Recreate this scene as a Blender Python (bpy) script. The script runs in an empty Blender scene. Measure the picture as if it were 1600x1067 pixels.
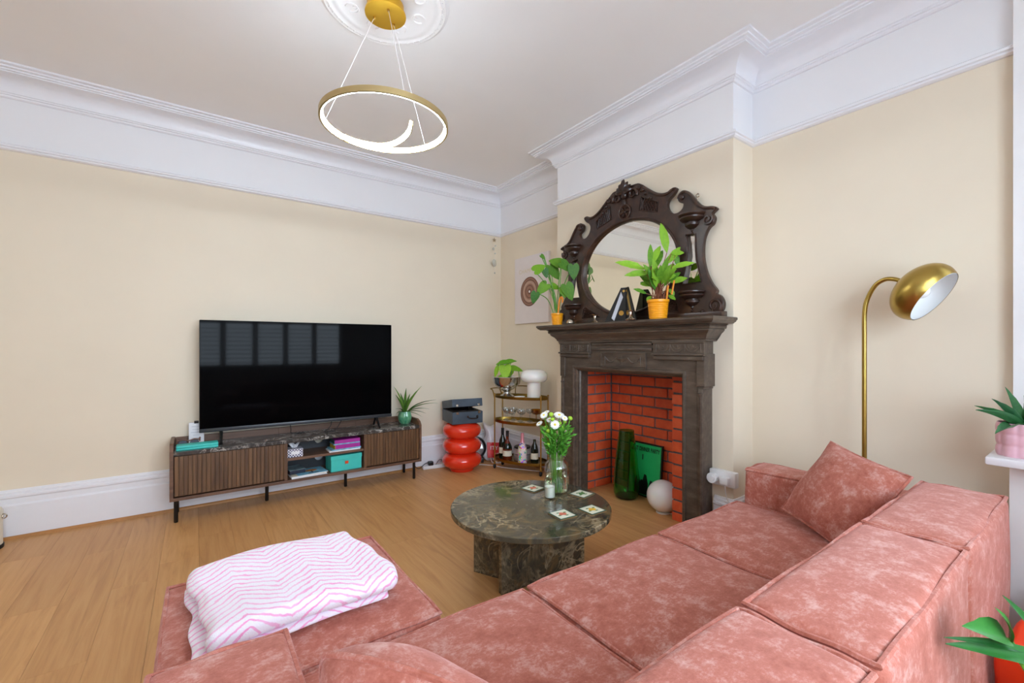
import bpy, bmesh, math, random
from mathutils import Vector, Matrix, Euler
random.seed(7)
S = bpy.context.scene
COL = S.collection
R = math.radians

# ---------------------------------------------------------------- camera, world, light, exposure
cam_d = bpy.data.cameras.new('camera'); cam = bpy.data.objects.new('camera', cam_d); COL.objects.link(cam)
cam_d.sensor_width = 36.0; cam_d.lens = 686.4 / 1600 * 36.0; cam_d.shift_y = 8.2 / 1600
cam_d.clip_start = 0.02
cam.location = (0, 0, 1.25); cam.rotation_euler = (R(90), 0, R(-35.852))
S.camera = cam
w = bpy.data.worlds.new('world'); S.world = w; w.use_nodes = True
w.node_tree.nodes['Background'].inputs[0].default_value = (0.80, 0.90, 1.0, 1)
w.node_tree.nodes['Background'].inputs[1].default_value = 1.2
def area(name, loc, rot, sx, sy, power, color=(1, .97, .93)):
    d = bpy.data.lights.new(name, 'AREA'); d.shape = 'RECTANGLE'; d.size = sx; d.size_y = sy
    d.energy = power; d.color = color
    o = bpy.data.objects.new(name, d); COL.objects.link(o); o.location = loc; o.rotation_euler = rot
    return o
# daylight outside the shuttered bay windows: the front one mirrored in the television, the right one above the window board
area('window_front_offscreen', (.60, -1.75, 1.75), (R(90), 0, 0), 3.2, 2.2, 305, (.77, .895, 1))
area('window_right_offscreen', (3.35, -.42, 1.75), (R(90), 0, R(90)), 1.3, 2.0, 50, (.77, .895, 1))
S.view_settings.view_transform = 'Standard'; S.view_settings.look = 'None'
S.view_settings.gamma = 1.0; S.view_settings.use_curve_mapping = False
S.view_settings.exposure = 0.36
S.cycles.max_bounces = 20; S.cycles.diffuse_bounces = 12; S.cycles.transmission_bounces = 14; S.cycles.transparent_max_bounces = 24

# ---------------------------------------------------------------- materials
def lin(c):
    if isinstance(c[0], float) and max(c) <= 1.0: return (*c[:3], 1)
    return tuple(((v/255)/12.92 if v/255 <= .04045 else ((v/255+.055)/1.055)**2.4) for v in c[:3]) + (1,)
class NT:
    def __init__(s, name):
        s.m = bpy.data.materials.new(name); s.m.use_nodes = True
        s.t = s.m.node_tree; s.b = s.t.nodes['Principled BSDF']
    def n(s, ty, **kw):
        nd = s.t.nodes.new(ty)
        for k, v in kw.items():
            if k.startswith('_'): setattr(nd, k[1:], v)
            else: nd.inputs[k.replace('__', ' ')].default_value = v
        return nd
    def l(s, a, b): s.t.links.new(a, b)
    def coord(s, scale=(1, 1, 1), rot=(0, 0, 0), kind='Object', rand=False):
        tc = s.n('ShaderNodeTexCoord'); mp = s.n('ShaderNodeMapping')
        mp.inputs['Scale'].default_value = scale; mp.inputs['Rotation'].default_value = rot
        s.l(tc.outputs[kind], mp.inputs['Vector'])
        if rand:
            oi = s.n('ShaderNodeObjectInfo'); cx = s.n('ShaderNodeCombineXYZ'); mu = s.n('ShaderNodeMath', _operation='MULTIPLY')
            mu.inputs[1].default_value = 37.0
            s.l(oi.outputs['Random'], mu.inputs[0])
            for i in range(3): s.l(mu.outputs[0], cx.inputs[i])
            s.l(cx.outputs[0], mp.inputs['Location'])
        return mp.outputs[0]
    def noise(s, vec, scale=5, detail=4, rough=.55, dist=0):
        nd = s.n('ShaderNodeTexNoise', Scale=scale, Detail=detail, Roughness=rough, Distortion=dist)
        s.l(vec, nd.inputs['Vector']); return nd.outputs['Fac']
    def ramp(s, fac, stops):
        nd = s.n('ShaderNodeValToRGB'); e = nd.color_ramp.elements
        while len(e) < len(stops): e.new(.5)
        for i, (p, c) in enumerate(stops): e[i].position = p; e[i].color = lin(c)
        s.l(fac, nd.inputs[0]); return nd.outputs[0]
    def mix(s, fac, a, b, mode='MIX'):
        nd = s.n('ShaderNodeMix', _data_type='RGBA', _blend_type=mode)
        for sock, v in ((nd.inputs[0], fac), (nd.inputs[6], a), (nd.inputs[7], b)):
            if hasattr(v, 'links'): s.l(v, sock)
            elif isinstance(v, (int, float)): sock.default_value = v
            else: sock.default_value = lin(v)
        return nd.outputs[2]
    def math(s, op, a, b=0.0, c=0.0):
        nd = s.n('ShaderNodeMath', _operation=op)
        for i, v in enumerate((a, b, c)):
            if hasattr(v, 'links'): s.l(v, nd.inputs[i])
            else: nd.inputs[i].default_value = v
        return nd.outputs[0]
    def bump(s, h, strength=.2, dist=.01):
        nd = s.n('ShaderNodeBump', Strength=strength, Distance=dist); s.l(h, nd.inputs['Height'])
        s.l(nd.outputs[0], s.b.inputs['Normal'])
    def col(s, c):
        if hasattr(c, 'links'): s.l(c, s.b.inputs['Base Color'])
        else: s.b.inputs['Base Color'].default_value = lin(c)
    def set(s, **kw):
        for k, v in kw.items(): s.b.inputs[k.replace('__', ' ')].default_value = v
MAT = {}
def simple(name, c, rough=.5, metal=0.0, var=.06, scale=14, bump=0.0, bscale=60, **kw):
    """plain procedural material: base colour with a little noise variation, optional fine relief"""
    m = NT(name); v = m.coord()
    f = m.noise(v, scale, 3)
    a = lin(c); hi = tuple(min(1, x*(1+var)) for x in a[:3]); lo = tuple(x*(1-var) for x in a[:3])
    nd = m.n('ShaderNodeValToRGB'); nd.color_ramp.elements[0].position = .3; nd.color_ramp.elements[1].position = .7
    nd.color_ramp.elements[0].color = (*lo, 1); nd.color_ramp.elements[1].color = (*hi, 1)
    m.l(f, nd.inputs[0]); m.l(nd.outputs[0], m.b.inputs['Base Color'])
    m.set(Roughness=rough, Metallic=metal, **kw)
    if bump: m.bump(m.noise(v, bscale, 4), bump, .004)
    MAT[name] = m.m; return m.m
def emis(name, c, s):
    m = NT(name); m.col(c); m.b.inputs['Emission Color'].default_value = lin(c); m.set(Emission__Strength=s); MAT[name] = m.m
def glass(name, c, rough=.02, ior=1.45):
    m = NT(name); m.col(c); m.set(Roughness=rough, Transmission__Weight=1.0, IOR=ior); MAT[name] = m.m
def thin_glass(name, tint, gloss=.12, rough=.03):
    """thin-walled glass: mostly clear with a glossy film"""
    m = NT(name); t = m.t
    tr = m.n('ShaderNodeBsdfTransparent'); tr.inputs[0].default_value = lin(tint)
    gl = m.n('ShaderNodeBsdfGlossy', Roughness=rough); mx = m.n('ShaderNodeMixShader')
    fr = m.n('ShaderNodeLayerWeight', Blend=.35)
    f = m.math('MULTIPLY_ADD', fr.outputs['Facing'], .5, gloss)
    m.l(f, mx.inputs[0]); m.l(tr.outputs[0], mx.inputs[1]); m.l(gl.outputs[0], mx.inputs[2])
    m.l(mx.outputs[0], t.nodes['Material Output'].inputs['Surface']); MAT[name] = m.m

simple('cream_paint', (230, 218, 196), .62, var=.015, scale=3, bump=.03, bscale=220)
simple('white_paint', (232, 232, 234), .5, var=.01, scale=3)
simple('ceiling_paint', (240, 239, 238), .7, var=.01, scale=2, bump=.03, bscale=150)
simple('trim_gloss', (233, 233, 237), .35, var=.01)
simple('white_plastic', (232, 232, 232), .35, var=.01)
simple('black_metal', (24, 23, 23), .4, .3)
simple('black_plastic', (18, 18, 19), .35)
simple('dark_grey', (58, 60, 64), .35, .2)
simple('brass', (196, 158, 84), .28, 1.0, .05)
simple('dark_brass', (150, 120, 56), .3, 1.0, .1)
simple('lamp_gold', (176, 148, 76), .3, 1.0, .04)
simple('canopy_gold', (226, 178, 62), .34, 1.0, .03)
simple('ring_gold', (206, 184, 132), .35, .9, .03)
simple('steel', (205, 203, 200), .09, 1.0, .03)
simple('silver_tarnish', (196, 184, 166), .25, 1.0, .15, 40)
simple('mirror', (236, 232, 218), .0, 1.0, 0.0)
simple('red_lacquer', (226, 50, 22), .16, var=.02, Coat__Weight=.6)
simple('yellow_pot', (242, 160, 22), .38, var=.03)
simple('soil', (50, 36, 26), .95, var=.4, scale=60)
simple('orange_cane', (232, 140, 40), .6)
simple('cream_enamel', (226, 218, 196), .35, var=.02)
simple('teal', (64, 196, 184), .5, var=.03)
simple('paper', (236, 236, 238), .7, var=.01)
simple('pale_print', (196, 198, 204), .7)
simple('wax', (240, 238, 230), .5, var=.01, Subsurface__Weight=.2)
simple('opal_glass', (238, 236, 232), .18, var=.01, Subsurface__Weight=.3)
simple('lamp_fabric', (236, 232, 226), .45, var=.01, Subsurface__Weight=.2)
simple('bulb_white', (238, 238, 236), .2, var=.0)
simple('shade_inside', (230, 231, 230), .5, var=.01)
simple('pink_ceramic', (226, 178, 190), .35, var=.03)
simple('pink_gloss', (226, 178, 190), .2)
simple('bag_white', (232, 224, 226), .35, var=.03, scale=8, bump=.5, bscale=16)
simple('bag_red', (214, 26, 30), .35, var=.04)
simple('bag_orange', (232, 62, 18), .35, var=.08, scale=6, bump=.3, bscale=12)
simple('bag_yellow', (240, 158, 26), .4)
simple('package_white', (222, 216, 232), .4, var=.05, bump=.4, bscale=20)
simple('purple_print', (112, 92, 140), .5)
simple('crate_wood', (170, 116, 54), .6, var=.15, scale=20)
simple('firebox_mortar', (108, 104, 106), .9, var=.2, scale=40, bump=.4, bscale=120)
simple('cork', (150, 110, 70), .9)
simple('coaster_green', (26, 76, 56), .45)
simple('coaster_ivory', (226, 224, 204), .4, var=.02)
simple('coral_print', (206, 110, 84), .5, var=.2, scale=90)
simple('yellow_print', (222, 172, 48), .5, var=.2, scale=90)
simple('leaf_print', (74, 120, 54), .5)
simple('poster_green', (40, 190, 108), .4, var=.05)
simple('poster_black', (16, 26, 22), .45)
simple('canvas_pale', (226, 218, 216), .75, var=.015, bump=.1, bscale=300)
simple('copper_print', (156, 116, 96), .6, var=.1)
simple('copper_dark', (112, 76, 62), .6, var=.1)
simple('copper_light', (188, 156, 138), .6, var=.1)
simple('gold_letters', (214, 200, 168), .5)
simple('petal', (244, 244, 238), .6, var=.02)
simple('petal_core', (226, 206, 74), .7)
simple('bud_green', (156, 196, 50), .55, var=.15)
simple('stem_green', (88, 150, 44), .5, var=.2)
simple('stem_brown', (120, 66, 40), .6, var=.2)
simple('label_cream', (220, 212, 190), .6)
simple('magenta', (170, 40, 150), .5)
simple('mustard', (206, 176, 30), .5)
simple('dark_teal', (24, 74, 76), .5)
simple('sky_print', (120, 180, 205), .5, var=.3, scale=25)
simple('orange_label', (222, 74, 26), .5)
simple('navy_print', (36, 40, 56), .5)
simple('photo_print', (110, 128, 132), .45, var=.6, scale=22)
simple('sunset_print', (196, 120, 50), .45, var=.4, scale=30)
simple('case_leather', (62, 74, 86), .5, var=.25, scale=9, bump=.25, bscale=140)
simple('case_inside', (44, 36, 28), .6, var=.2)
simple('rubber', (16, 16, 17), .6)
simple('cable_white', (226, 224, 222), .5)
simple('tin_grey', (176, 168, 170), .3, .5, .25, 18)
simple('window_white', (236, 236, 236), .4, var=.01)
simple('liquor_brown', (96, 34, 12), .15, var=.1)
simple('dark_bottle', (20, 26, 16), .08, var=.1)
simple('pink_foil', (214, 140, 150), .3, .3, .1)
simple('ornament_dark', (44, 36, 32), .3, .4)
simple('pearl', (206, 210, 206), .25, .3, .1)
glass('clear_glass', (250, 252, 250)); glass('amber_glass', (226, 178, 40)); glass('green_glass_clear', (150, 200, 150))
glass('green_vase_glass', (128, 224, 140), .03); glass('water', (246, 248, 214), 0, 1.33)
thin_glass('goblet_glass', (244, 246, 246), .10); thin_glass('goblet_amber', (226, 188, 74), .10); thin_glass('goblet_green', (120, 180, 120), .1)
thin_glass('vase_glass', (250, 252, 250), .06); thin_glass('window_glass', (250, 252, 255), .02)
emis("led", (228, 242, 255), 95.0)

# leaves
def leafmat(name, c1, c2, rough=.38):
    m = NT(name); v = m.coord(rand=True)
    f = m.noise(v, 9, 3)
    oi = m.n('ShaderNodeObjectInfo')
    g = m.math('MULTIPLY_ADD', oi.outputs['Random'], .6, .0)
    h = m.math('MULTIPLY_ADD', f, .5, g)
    m.col(m.ramp(h, [(.15, c1), (.85, c2)])); m.set(Roughness=rough+.12, Specular__IOR__Level=.28)
    MAT[name] = m.m
leafmat('leaf_heart', (28, 86, 36), (112, 158, 34)); leafmat('leaf_lance', (44, 106, 26), (136, 182, 48))
leafmat('leaf_dark', (22, 74, 46), (58, 118, 56)); leafmat('leaf_strap', (44, 92, 34), (104, 142, 52)); leafmat('leaf_lime', (74, 140, 24), (150, 190, 40))
leafmat('leaf_flower', (66, 138, 40), (128, 190, 70)); leafmat('leaf_bright', (24, 84, 34), (58, 128, 50))

# oak floor planks: tone differs per plank, grain along Y
m = NT('oak_plank'); v = m.coord((8, .5, 8), rand=True)
f1 = m.noise(v, 2.6, 7, .62, 1.4); v2 = m.coord((70, 1.3, 70), rand=True); f2 = m.noise(v2, 2.0, 4, .7)
v3 = m.coord((3.2, .8, 3), rand=True); f3 = m.noise(v3, 1.6, 2)
oi = m.n('ShaderNodeObjectInfo')
c = m.ramp(f1, [(.28, (186, 134, 82)), (.48, (215, 163, 104)), (.72, (230, 183, 124))])
c = m.mix(m.math('MULTIPLY', f2, .36), c, (170, 118, 68))
c = m.mix(m.math('MULTIPLY', f3, .35), c, (212, 158, 100))
c = m.mix(m.math('MULTIPLY', oi.outputs['Random'], .34), c, (172, 120, 70))
m.col(c); m.set(Roughness=.42); m.bump(f2, .05, .002); MAT['oak_plank'] = m.m
simple('subfloor', (70, 46, 26), .9); simple('oak_trim', (176, 122, 66), .5, var=.1, scale=8)

def woodmat(name, dark, mid, light, scale=(30, 30, 1.2), rough=.45, extra=None):
    m = NT(name); v = m.coord(scale)
    f = m.noise(v, 1.6, 6, .62, .8); g = m.noise(m.coord(tuple(x*4 for x in scale)), 2, 3)
    c = m.ramp(f, [(.3, dark), (.5, mid), (.72, light)]); c = m.mix(m.math('MULTIPLY', g, .3), c, dark)
    m.col(c); m.set(Roughness=rough); m.bump(g, .06, .002); MAT[name] = m.m
woodmat('walnut', (66, 42, 26), (104, 72, 44), (134, 97, 62))
woodmat('walnut_edge', (84, 56, 40), (110, 78, 58), (126, 92, 70), (1.2, 20, 20))
woodmat('mahogany', (34, 20, 15), (58, 38, 29), (84, 56, 41), (6, 6, 6), .28)
# painted cast surround: dark brown-grey with worn streaks
m = NT('surround_iron'); f = m.noise(m.coord((14, 3, 10)), 2.5, 6, .65); g = m.noise(m.coord((60, 60, 60)), 2, 4)
c = m.ramp(f, [(.25, (64, 53, 46)), (.55, (92, 79, 68)), (.8, (120, 104, 88))]); m.col(c)
m.set(Roughness=.34, Metallic=.15); m.bump(g, .12, .003); MAT['surround_iron'] = m.m
# bricks
m = NT('brick_glaze'); v = m.coord(rand=True); f = m.noise(v, 9, 5); g = m.noise(v, 90, 4)
oi = m.n('ShaderNodeObjectInfo')
c = m.ramp(f, [(.25, (212, 82, 48)), (.55, (232, 102, 58)), (.8, (238, 124, 82))])
c = m.mix(m.math('MULTIPLY', oi.outputs['Random'], .35), c, (204, 76, 48))
sp = m.ramp(g, [(.66, (0, 0, 0)), (.74, (255, 255, 255))]); c = m.mix(m.math('MULTIPLY', sp, .25), c, (210, 150, 120))
m.col(c); m.set(Roughness=.42); m.bump(g, .2, .003); MAT['brick_glaze'] = m.m
# marbles
def marble(name, base, dark, vein, vein2, scale, rough=.12, thin=.06):
    m = NT(name); v = m.coord(); d = m.noise(v, 1.6*scale, 5, .6)
    f = m.noise(v, 2.4*scale, 7, .62, 1.6)
    c = m.ramp(f, [(.3, dark), (.55, base), (.8, vein2)])
    for k, (sc, col, amt) in enumerate(((3.0, vein, .8), (6.5, vein2, .55), (1.6, vein, .6))):
        n = m.noise(m.coord(rot=(.3*k, .2, 1.1*k)), sc*scale, 5, .55, 1.3)
        a = m.math('ABSOLUTE', m.math('SUBTRACT', n, .5))
        line = m.math('LESS_THAN', a, thin*.2) if False else m.ramp(a, [(0.0, (255, 255, 255)), (thin*.5, (0, 0, 0))])
        msk = m.ramp(d, [(.42, (0, 0, 0)), (.6, (255, 255, 255))])
        fac = m.math('MULTIPLY', m.math('MULTIPLY', line, msk), amt)
        c = m.mix(fac, c, col)
    m.col(c); m.set(Roughness=rough); MAT[name] = m.m
marble('table_marble', (84, 77, 60), (52, 51, 46), (186, 168, 134), (136, 108, 66), 2.0, .09)
marble('stand_marble', (66, 62, 60), (48, 44, 42), (206, 200, 192), (104, 90, 74), 4, .22)
# chenille upholstery: nap lightens in drifting patches
m = NT('chenille'); v = m.coord(rand=True)
f = m.noise(v, 17, 8, .74, .12); g = m.noise(m.coord((1, 1.8, 1), rand=True), 75, 5, .75); k = m.noise(v, 230, 3, .8)
h = m.math('ADD', m.math('MULTIPLY', f, .7), m.math('MULTIPLY', g, .3))
c = m.ramp(h, [(.37, (160, 86, 66)), (.5, (184, 110, 93)), (.62, (210, 164, 153))])
c = m.mix(m.math('MULTIPLY', k, .25), c, (160, 84, 66)); m.col(c)
m.set(Roughness=.85, Sheen__Weight=.45, Sheen__Roughness=.4); m.b.inputs['Sheen Tint'].default_value = lin((250, 200, 195))
m.bump(m.math('ADD', k, m.math('MULTIPLY', g, .6)), .35, .003); MAT['chenille'] = m.m
# fleece blanket with pink zebra chevrons
m = NT('blanket_fleece'); tc = m.n('ShaderNodeTexCoord'); sx = m.n('ShaderNodeSeparateXYZ'); m.l(tc.outputs['Object'], sx.inputs[0])
wob = m.noise(m.coord(), 9, 3); wob2 = m.noise(m.coord(), 55, 2)
u = m.math('MULTIPLY_ADD', sx.outputs[0], 1.0, 0.0)
tri = m.math('PINGPONG', m.math('ADD', sx.outputs[0], .06), .105)
yy = m.math('ADD', m.math('ADD', sx.outputs[1], m.math('MULTIPLY', sx.outputs[2], 1.0)), m.math('MULTIPLY', tri, -.75))
yy = m.math('ADD', yy, m.math('MULTIPLY', wob, .055)); yy = m.math('ADD', yy, m.math('MULTIPLY', wob2, .012))
st = m.math('SINE', m.math('MULTIPLY', yy, 205.0))
fac = m.ramp(m.math('MULTIPLY_ADD', st, .5, .5), [(.70, (0, 0, 0)), (.92, (255, 255, 255))])
amt = m.math('MULTIPLY', fac, m.math('MULTIPLY_ADD', m.noise(m.coord(), 14, 2), 1.1, .18))
m.col(m.mix(amt, (240, 232, 240), (240, 140, 196))); m.set(Roughness=.95, Sheen__Weight=.4)
m.bump(m.noise(m.coord(), 260, 3), .5, .004); MAT['blanket_fleece'] = m.m
# green glazed pot, tissue box, screen, floral bottle print
m = NT('green_glaze'); f = m.noise(m.coord((1, 1, .4)), 22, 4); m.col(m.ramp(f, [(.3, (40, 118, 84)), (.7, (120, 186, 140))])); m.set(Roughness=.15, Coat__Weight=.5); MAT['green_glaze'] = m.m
m = NT('tissue_print'); vo = m.n('ShaderNodeTexChecker', Scale=95.0); m.l(m.coord(), vo.inputs['Vector']); vo.inputs['Color1'].default_value = lin((60, 54, 92)); vo.inputs['Color2'].default_value = lin((236, 234, 240)); m.col(vo.outputs[0]); m.set(Roughness=.6); MAT['tissue_print'] = m.m
m = NT('tv_screen'); f = m.noise(m.coord(), 3, 2); m.col(m.ramp(f, [(.2, (4, 4, 5)), (.8, (7, 7, 8))])); m.set(Roughness=.05, IOR=1.135); MAT['tv_screen'] = m.m
m = NT('floral_print'); vo = m.n('ShaderNodeTexVoronoi', Scale=48.0); m.l(m.coord(), vo.inputs['Vector'])
hs = m.n('ShaderNodeHueSaturation', Saturation=1.6, Value=1.0); m.l(vo.outputs['Color'], hs.inputs['Color'])
c = m.mix(m.ramp(m.noise(m.coord(), 40, 2), [(.5, (0, 0, 0)), (.56, (255, 255, 255))]), (232, 214, 214), hs.outputs[0]); m.col(c); m.set(Roughness=.35); MAT['floral_print'] = m.m
# ---------------------------------------------------------------- helpers
def link(name, me, mat=None, parent=None, loc=(0, 0, 0), rot=(0, 0, 0), scl=(1, 1, 1)):
    o = bpy.data.objects.new(name, me); COL.objects.link(o)
    if mat and me and not me.materials: me.materials.append(MAT[mat])
    o.parent = parent; o.location = loc; o.rotation_euler = rot; o.scale = scl
    return o
def tag(o, label=None, cat=None, group=None, kind=None):
    if label: o['label'] = label
    if cat: o['category'] = cat
    if group: o['group'] = group
    if kind: o['kind'] = kind
    return o
def thing(name, label, cat, loc=(0, 0, 0), rz=0, group=None):
    o = bpy.data.objects.new(name, None); COL.objects.link(o); o.empty_display_size = .05
    o.location = loc; o.rotation_euler = (0, 0, rz)
    return tag(o, label, cat, group)
def copy_tree(o, parent=None):
    c = o.copy(); COL.objects.link(c); c.parent = parent
    for ch in list(o.children): copy_tree(ch, c)
    return c
class B:
    """mesh builder: add shapes, then .o(name, material, parent)"""
    def __init__(s): s.bm = bmesh.new()
    def _face(s, vs):
        try: return s.bm.faces.new(vs)
        except ValueError: return None
    def box(s, x0, x1, y0, y1, z0, z1, bev=0.0, seg=2, mat=None):
        b = bmesh.new(); bmesh.ops.create_cube(b, size=1.0)
        for v in b.verts: v.co = Vector(((x0+x1)/2+v.co.x*(x1-x0), (y0+y1)/2+v.co.y*(y1-y0), (z0+z1)/2+v.co.z*(z1-z0)))
        if bev: bmesh.ops.bevel(b, geom=b.edges[:], offset=bev, segments=seg, profile=.5, affect='EDGES')
        if mat is not None: b.transform(mat)
        s.merge(b); return s
    def merge(s, b):
        me = bpy.data.meshes.new('tmp'); b.to_mesh(me); b.free(); s.bm.from_mesh(me); bpy.data.meshes.remove(me)
    def lathe(s, prof, seg=32, center=(0, 0, 0), mat=None, rib=None):
        b = bmesh.new(); rings = []
        for r, z in prof:
            if r < 1e-6: rings.append([b.verts.new((0, 0, z))])
            else:
                ring = []
                for k in range(seg):
                    a = 2*math.pi*k/seg; rr = r*(1+(rib[0]*math.cos(rib[1]*a) if rib else 0))
                    ring.append(b.verts.new((rr*math.cos(a), rr*math.sin(a), z)))
                rings.append(ring)
        for a, c in zip(rings, rings[1:]):
            for k in range(seg):
                k2 = (k+1) % seg
                if len(a) == 1 and len(c) > 1: b.faces.new((a[0], c[k2], c[k]))
                elif len(c) == 1 and len(a) > 1: b.faces.new((a[k], a[k2], c[0]))
                elif len(a) > 1: b.faces.new((a[k], a[k2], c[k2], c[k]))
        bmesh.ops.recalc_face_normals(b, faces=b.faces[:])
        b.transform(Matrix.Translation(center) @ (mat or Matrix()))
        s.merge(b); return s
    def tube(s, pts, r, seg=8, cap=True, closed=False):
        pts = [Vector(p) for p in pts]; n = len(pts); rs = r if isinstance(r, (list, tuple)) else [r]*n
        rings = []; up = None
        for i, p in enumerate(pts):
            if closed: d = (pts[(i+1) % n]-pts[i-1])
            else: d = pts[min(i+1, n-1)]-pts[max(i-1, 0)]
            d = d.normalized() if d.length > 1e-9 else Vector((0, 0, 1))
            if up is None:
                up = Vector((0, 0, 1)) if abs(d.z) < .9 else Vector((1, 0, 0))
            a = d.cross(up); a = a.normalized() if a.length > 1e-6 else d.orthogonal().normalized()
            bb = a.cross(d).normalized(); up = bb
            rings.append([s.bm.verts.new(p+(a*math.cos(2*math.pi*k/seg)+bb*math.sin(2*math.pi*k/seg))*rs[i]) for k in range(seg)])
        m = n if closed else n-1
        for i in range(m):
            A, C = rings[i], rings[(i+1) % n]
            for k in range(seg): s._face((A[k], C[k], C[(k+1) % seg], A[(k+1) % seg]))
        if cap and not closed: s._face(rings[0]); s._face(rings[-1][::-1])
        return s
    def grid(s, f, nu, nv, wrap=False):
        V = [[s.bm.verts.new(f(i/nu, j/nv)) for j in range(nv+1)] for i in range(nu+1)]
        for i in range(nu):
            for j in range(nv): s._face((V[i][j], V[i+1][j], V[i+1][j+1], V[i][j+1]))
        return s
    def poly(s, pts): s._face([s.bm.verts.new(p) for p in pts]); return s
    def prism(s, pts, vec):
        """closed polygon pts extruded by vec"""
        a = [s.bm.verts.new(p) for p in pts]; c = [s.bm.verts.new(Vector(p)+Vector(vec)) for p in pts]
        s._face(a[::-1]); s._face(c)
        for i in range(len(a)): s._face((a[i], a[(i+1) % len(a)], c[(i+1) % len(a)], c[i]))
        return s
    def sweep(s, path, prof, right=True):
        """profile (d,z) swept along a mitred polyline in plan; d measured to the right-hand side"""
        P = [Vector((p[0], p[1])) for p in path]; rings = []
        for i, p in enumerate(P):
            ds = []
            if i > 0: ds.append((P[i]-P[i-1]).normalized())
            if i < len(P)-1: ds.append((P[i+1]-P[i]).normalized())
            ns = [Vector((d.y, -d.x)) for d in ds]
            if len(ns) == 1: mv = ns[0]
            else:
                mv = (ns[0]+ns[1]); mv = mv/(mv.length_squared/2)
            rings.append([s.bm.verts.new((p.x+mv.x*d, p.y+mv.y*d, z)) for d, z in prof])
        for A, C in zip(rings, rings[1:]):
            for k in range(len(prof)-1): s._face((A[k], A[k+1], C[k+1], C[k]))
        s._face(rings[0]); s._face(rings[-1][::-1])
        return s
    def sphere(s, c, r, u=16, v=10, scl=(1, 1, 1)):
        b = bmesh.new(); bmesh.ops.create_uvsphere(b, u_segments=u, v_segments=v, radius=r)
        for q in b.verts: q.co = Vector(c)+Vector((q.co.x*scl[0], q.co.y*scl[1], q.co.z*scl[2]))
        s.merge(b); return s
    def torus(s, c, R_, r, nseg=24, seg=8, mat=None, a0=0, a1=2*math.pi):
        full = abs(a1-a0-2*math.pi) < 1e-6
        n = nseg; pts = []
        for k in range(n if full else n+1):
            a = a0+(a1-a0)*k/n; q = Vector((R_*math.cos(a), R_*math.sin(a), 0))
            if mat: q = mat @ q
            pts.append(Vector(c)+q)
        s.tube(pts, r, seg, closed=full); return s
    def me(s, name, smooth=40, fix=True):
        if fix: bmesh.ops.recalc_face_normals(s.bm, faces=s.bm.faces[:])
        me = bpy.data.meshes.new(name); s.bm.to_mesh(me); s.bm.free()
        if smooth is not None:
            for p in me.polygons: p.use_smooth = True
            me.set_sharp_from_angle(angle=R(smooth))
        return me
    def o(s, name, mat, parent=None, loc=(0, 0, 0), rot=(0, 0, 0), smooth=40):
        return link(name, s.me(name, smooth), mat, parent, loc, rot)
def rbox(half, r, n=(10, 10, 6), bulge=(0, 0, 0), warp=None):
    """soft upholstery block: rounded box with puffed faces; centre at origin"""
    b = bmesh.new(); bmesh.ops.create_cube(b, size=2.0)
    h = Vector(half)
    # subdivide by bisecting
    for ax in range(3):
        k = n[ax]; inner = 1-r/h[ax]
        ts = [-inner-(1-inner)*q for q in (.75, .45, .2)] + [-inner+2*inner*i/k for i in range(k+1)] + [inner+(1-inner)*q for q in (.2, .45, .75)]
        no = Vector((0, 0, 0)); no[ax] = 1
        for t in ts:
            co = Vector((0, 0, 0)); co[ax] = t
            bmesh.ops.bisect_plane(b, geom=b.verts[:]+b.edges[:]+b.faces[:], plane_co=co, plane_no=no, dist=1e-6)
    for v in b.verts:
        p = v.co.copy(); q = Vector((p.x*h.x, p.y*h.y, p.z*h.z))
        inn = Vector([max(-(h[i]-r), min(h[i]-r, q[i])) for i in range(3)]); d = q-inn
        if d.length > 1e-9: q = inn+d.normalized()*r
        w = [1-abs(p[i])**2.6 for i in range(3)]
        for ax in range(3):
            o1, o2 = [i for i in range(3) if i != ax]
            q[ax] += (1 if p[ax] > 0 else -1)*bulge[ax]*w[o1]*w[o2]*abs(p[ax])**3
        if warp: q = warp(q, p)
        v.co = q
    bb = B(); bb.merge(b); return bb
def plate(outer, holes, depth, bevel, name):
    """flat shaped board with holes and eased edges, made from a filled 2D outline"""
    cu = bpy.data.curves.new('outline', 'CURVE'); cu.dimensions = '2D'; cu.fill_mode = 'BOTH'; cu.extrude = depth; cu.bevel_depth = bevel; cu.bevel_resolution = 2
    for pts in [outer]+holes:
        sp = cu.splines.new('POLY'); sp.points.add(len(pts)-1)
        for p, q in zip(sp.points, pts): p.co = (q[0], q[1], 0, 1)
        sp.use_cyclic_u = True
    ob = bpy.data.objects.new('outline', cu); COL.objects.link(ob)
    bpy.context.view_layer.update()
    me = bpy.data.meshes.new_from_object(ob.evaluated_get(bpy.context.evaluated_depsgraph_get()))
    bpy.data.objects.remove(ob); bpy.data.curves.remove(cu); me.name = name
    me.materials.clear()
    for p in me.polygons: p.use_smooth = True
    me.set_sharp_from_angle(angle=R(35))
    return me
def text_mesh(body, size, depth=.0005, spacing=1.0, bold=0.0):
    cu = bpy.data.curves.new('text', 'FONT'); cu.body = body; cu.size = size; cu.extrude = depth; cu.align_x = 'CENTER'; cu.space_character = spacing; cu.offset = bold
    ob = bpy.data.objects.new('text', cu); COL.objects.link(ob); bpy.context.view_layer.update()
    me = bpy.data.meshes.new_from_object(ob.evaluated_get(bpy.context.evaluated_depsgraph_get()))
    bpy.data.objects.remove(ob); bpy.data.curves.remove(cu); me.materials.clear(); return me
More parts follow.
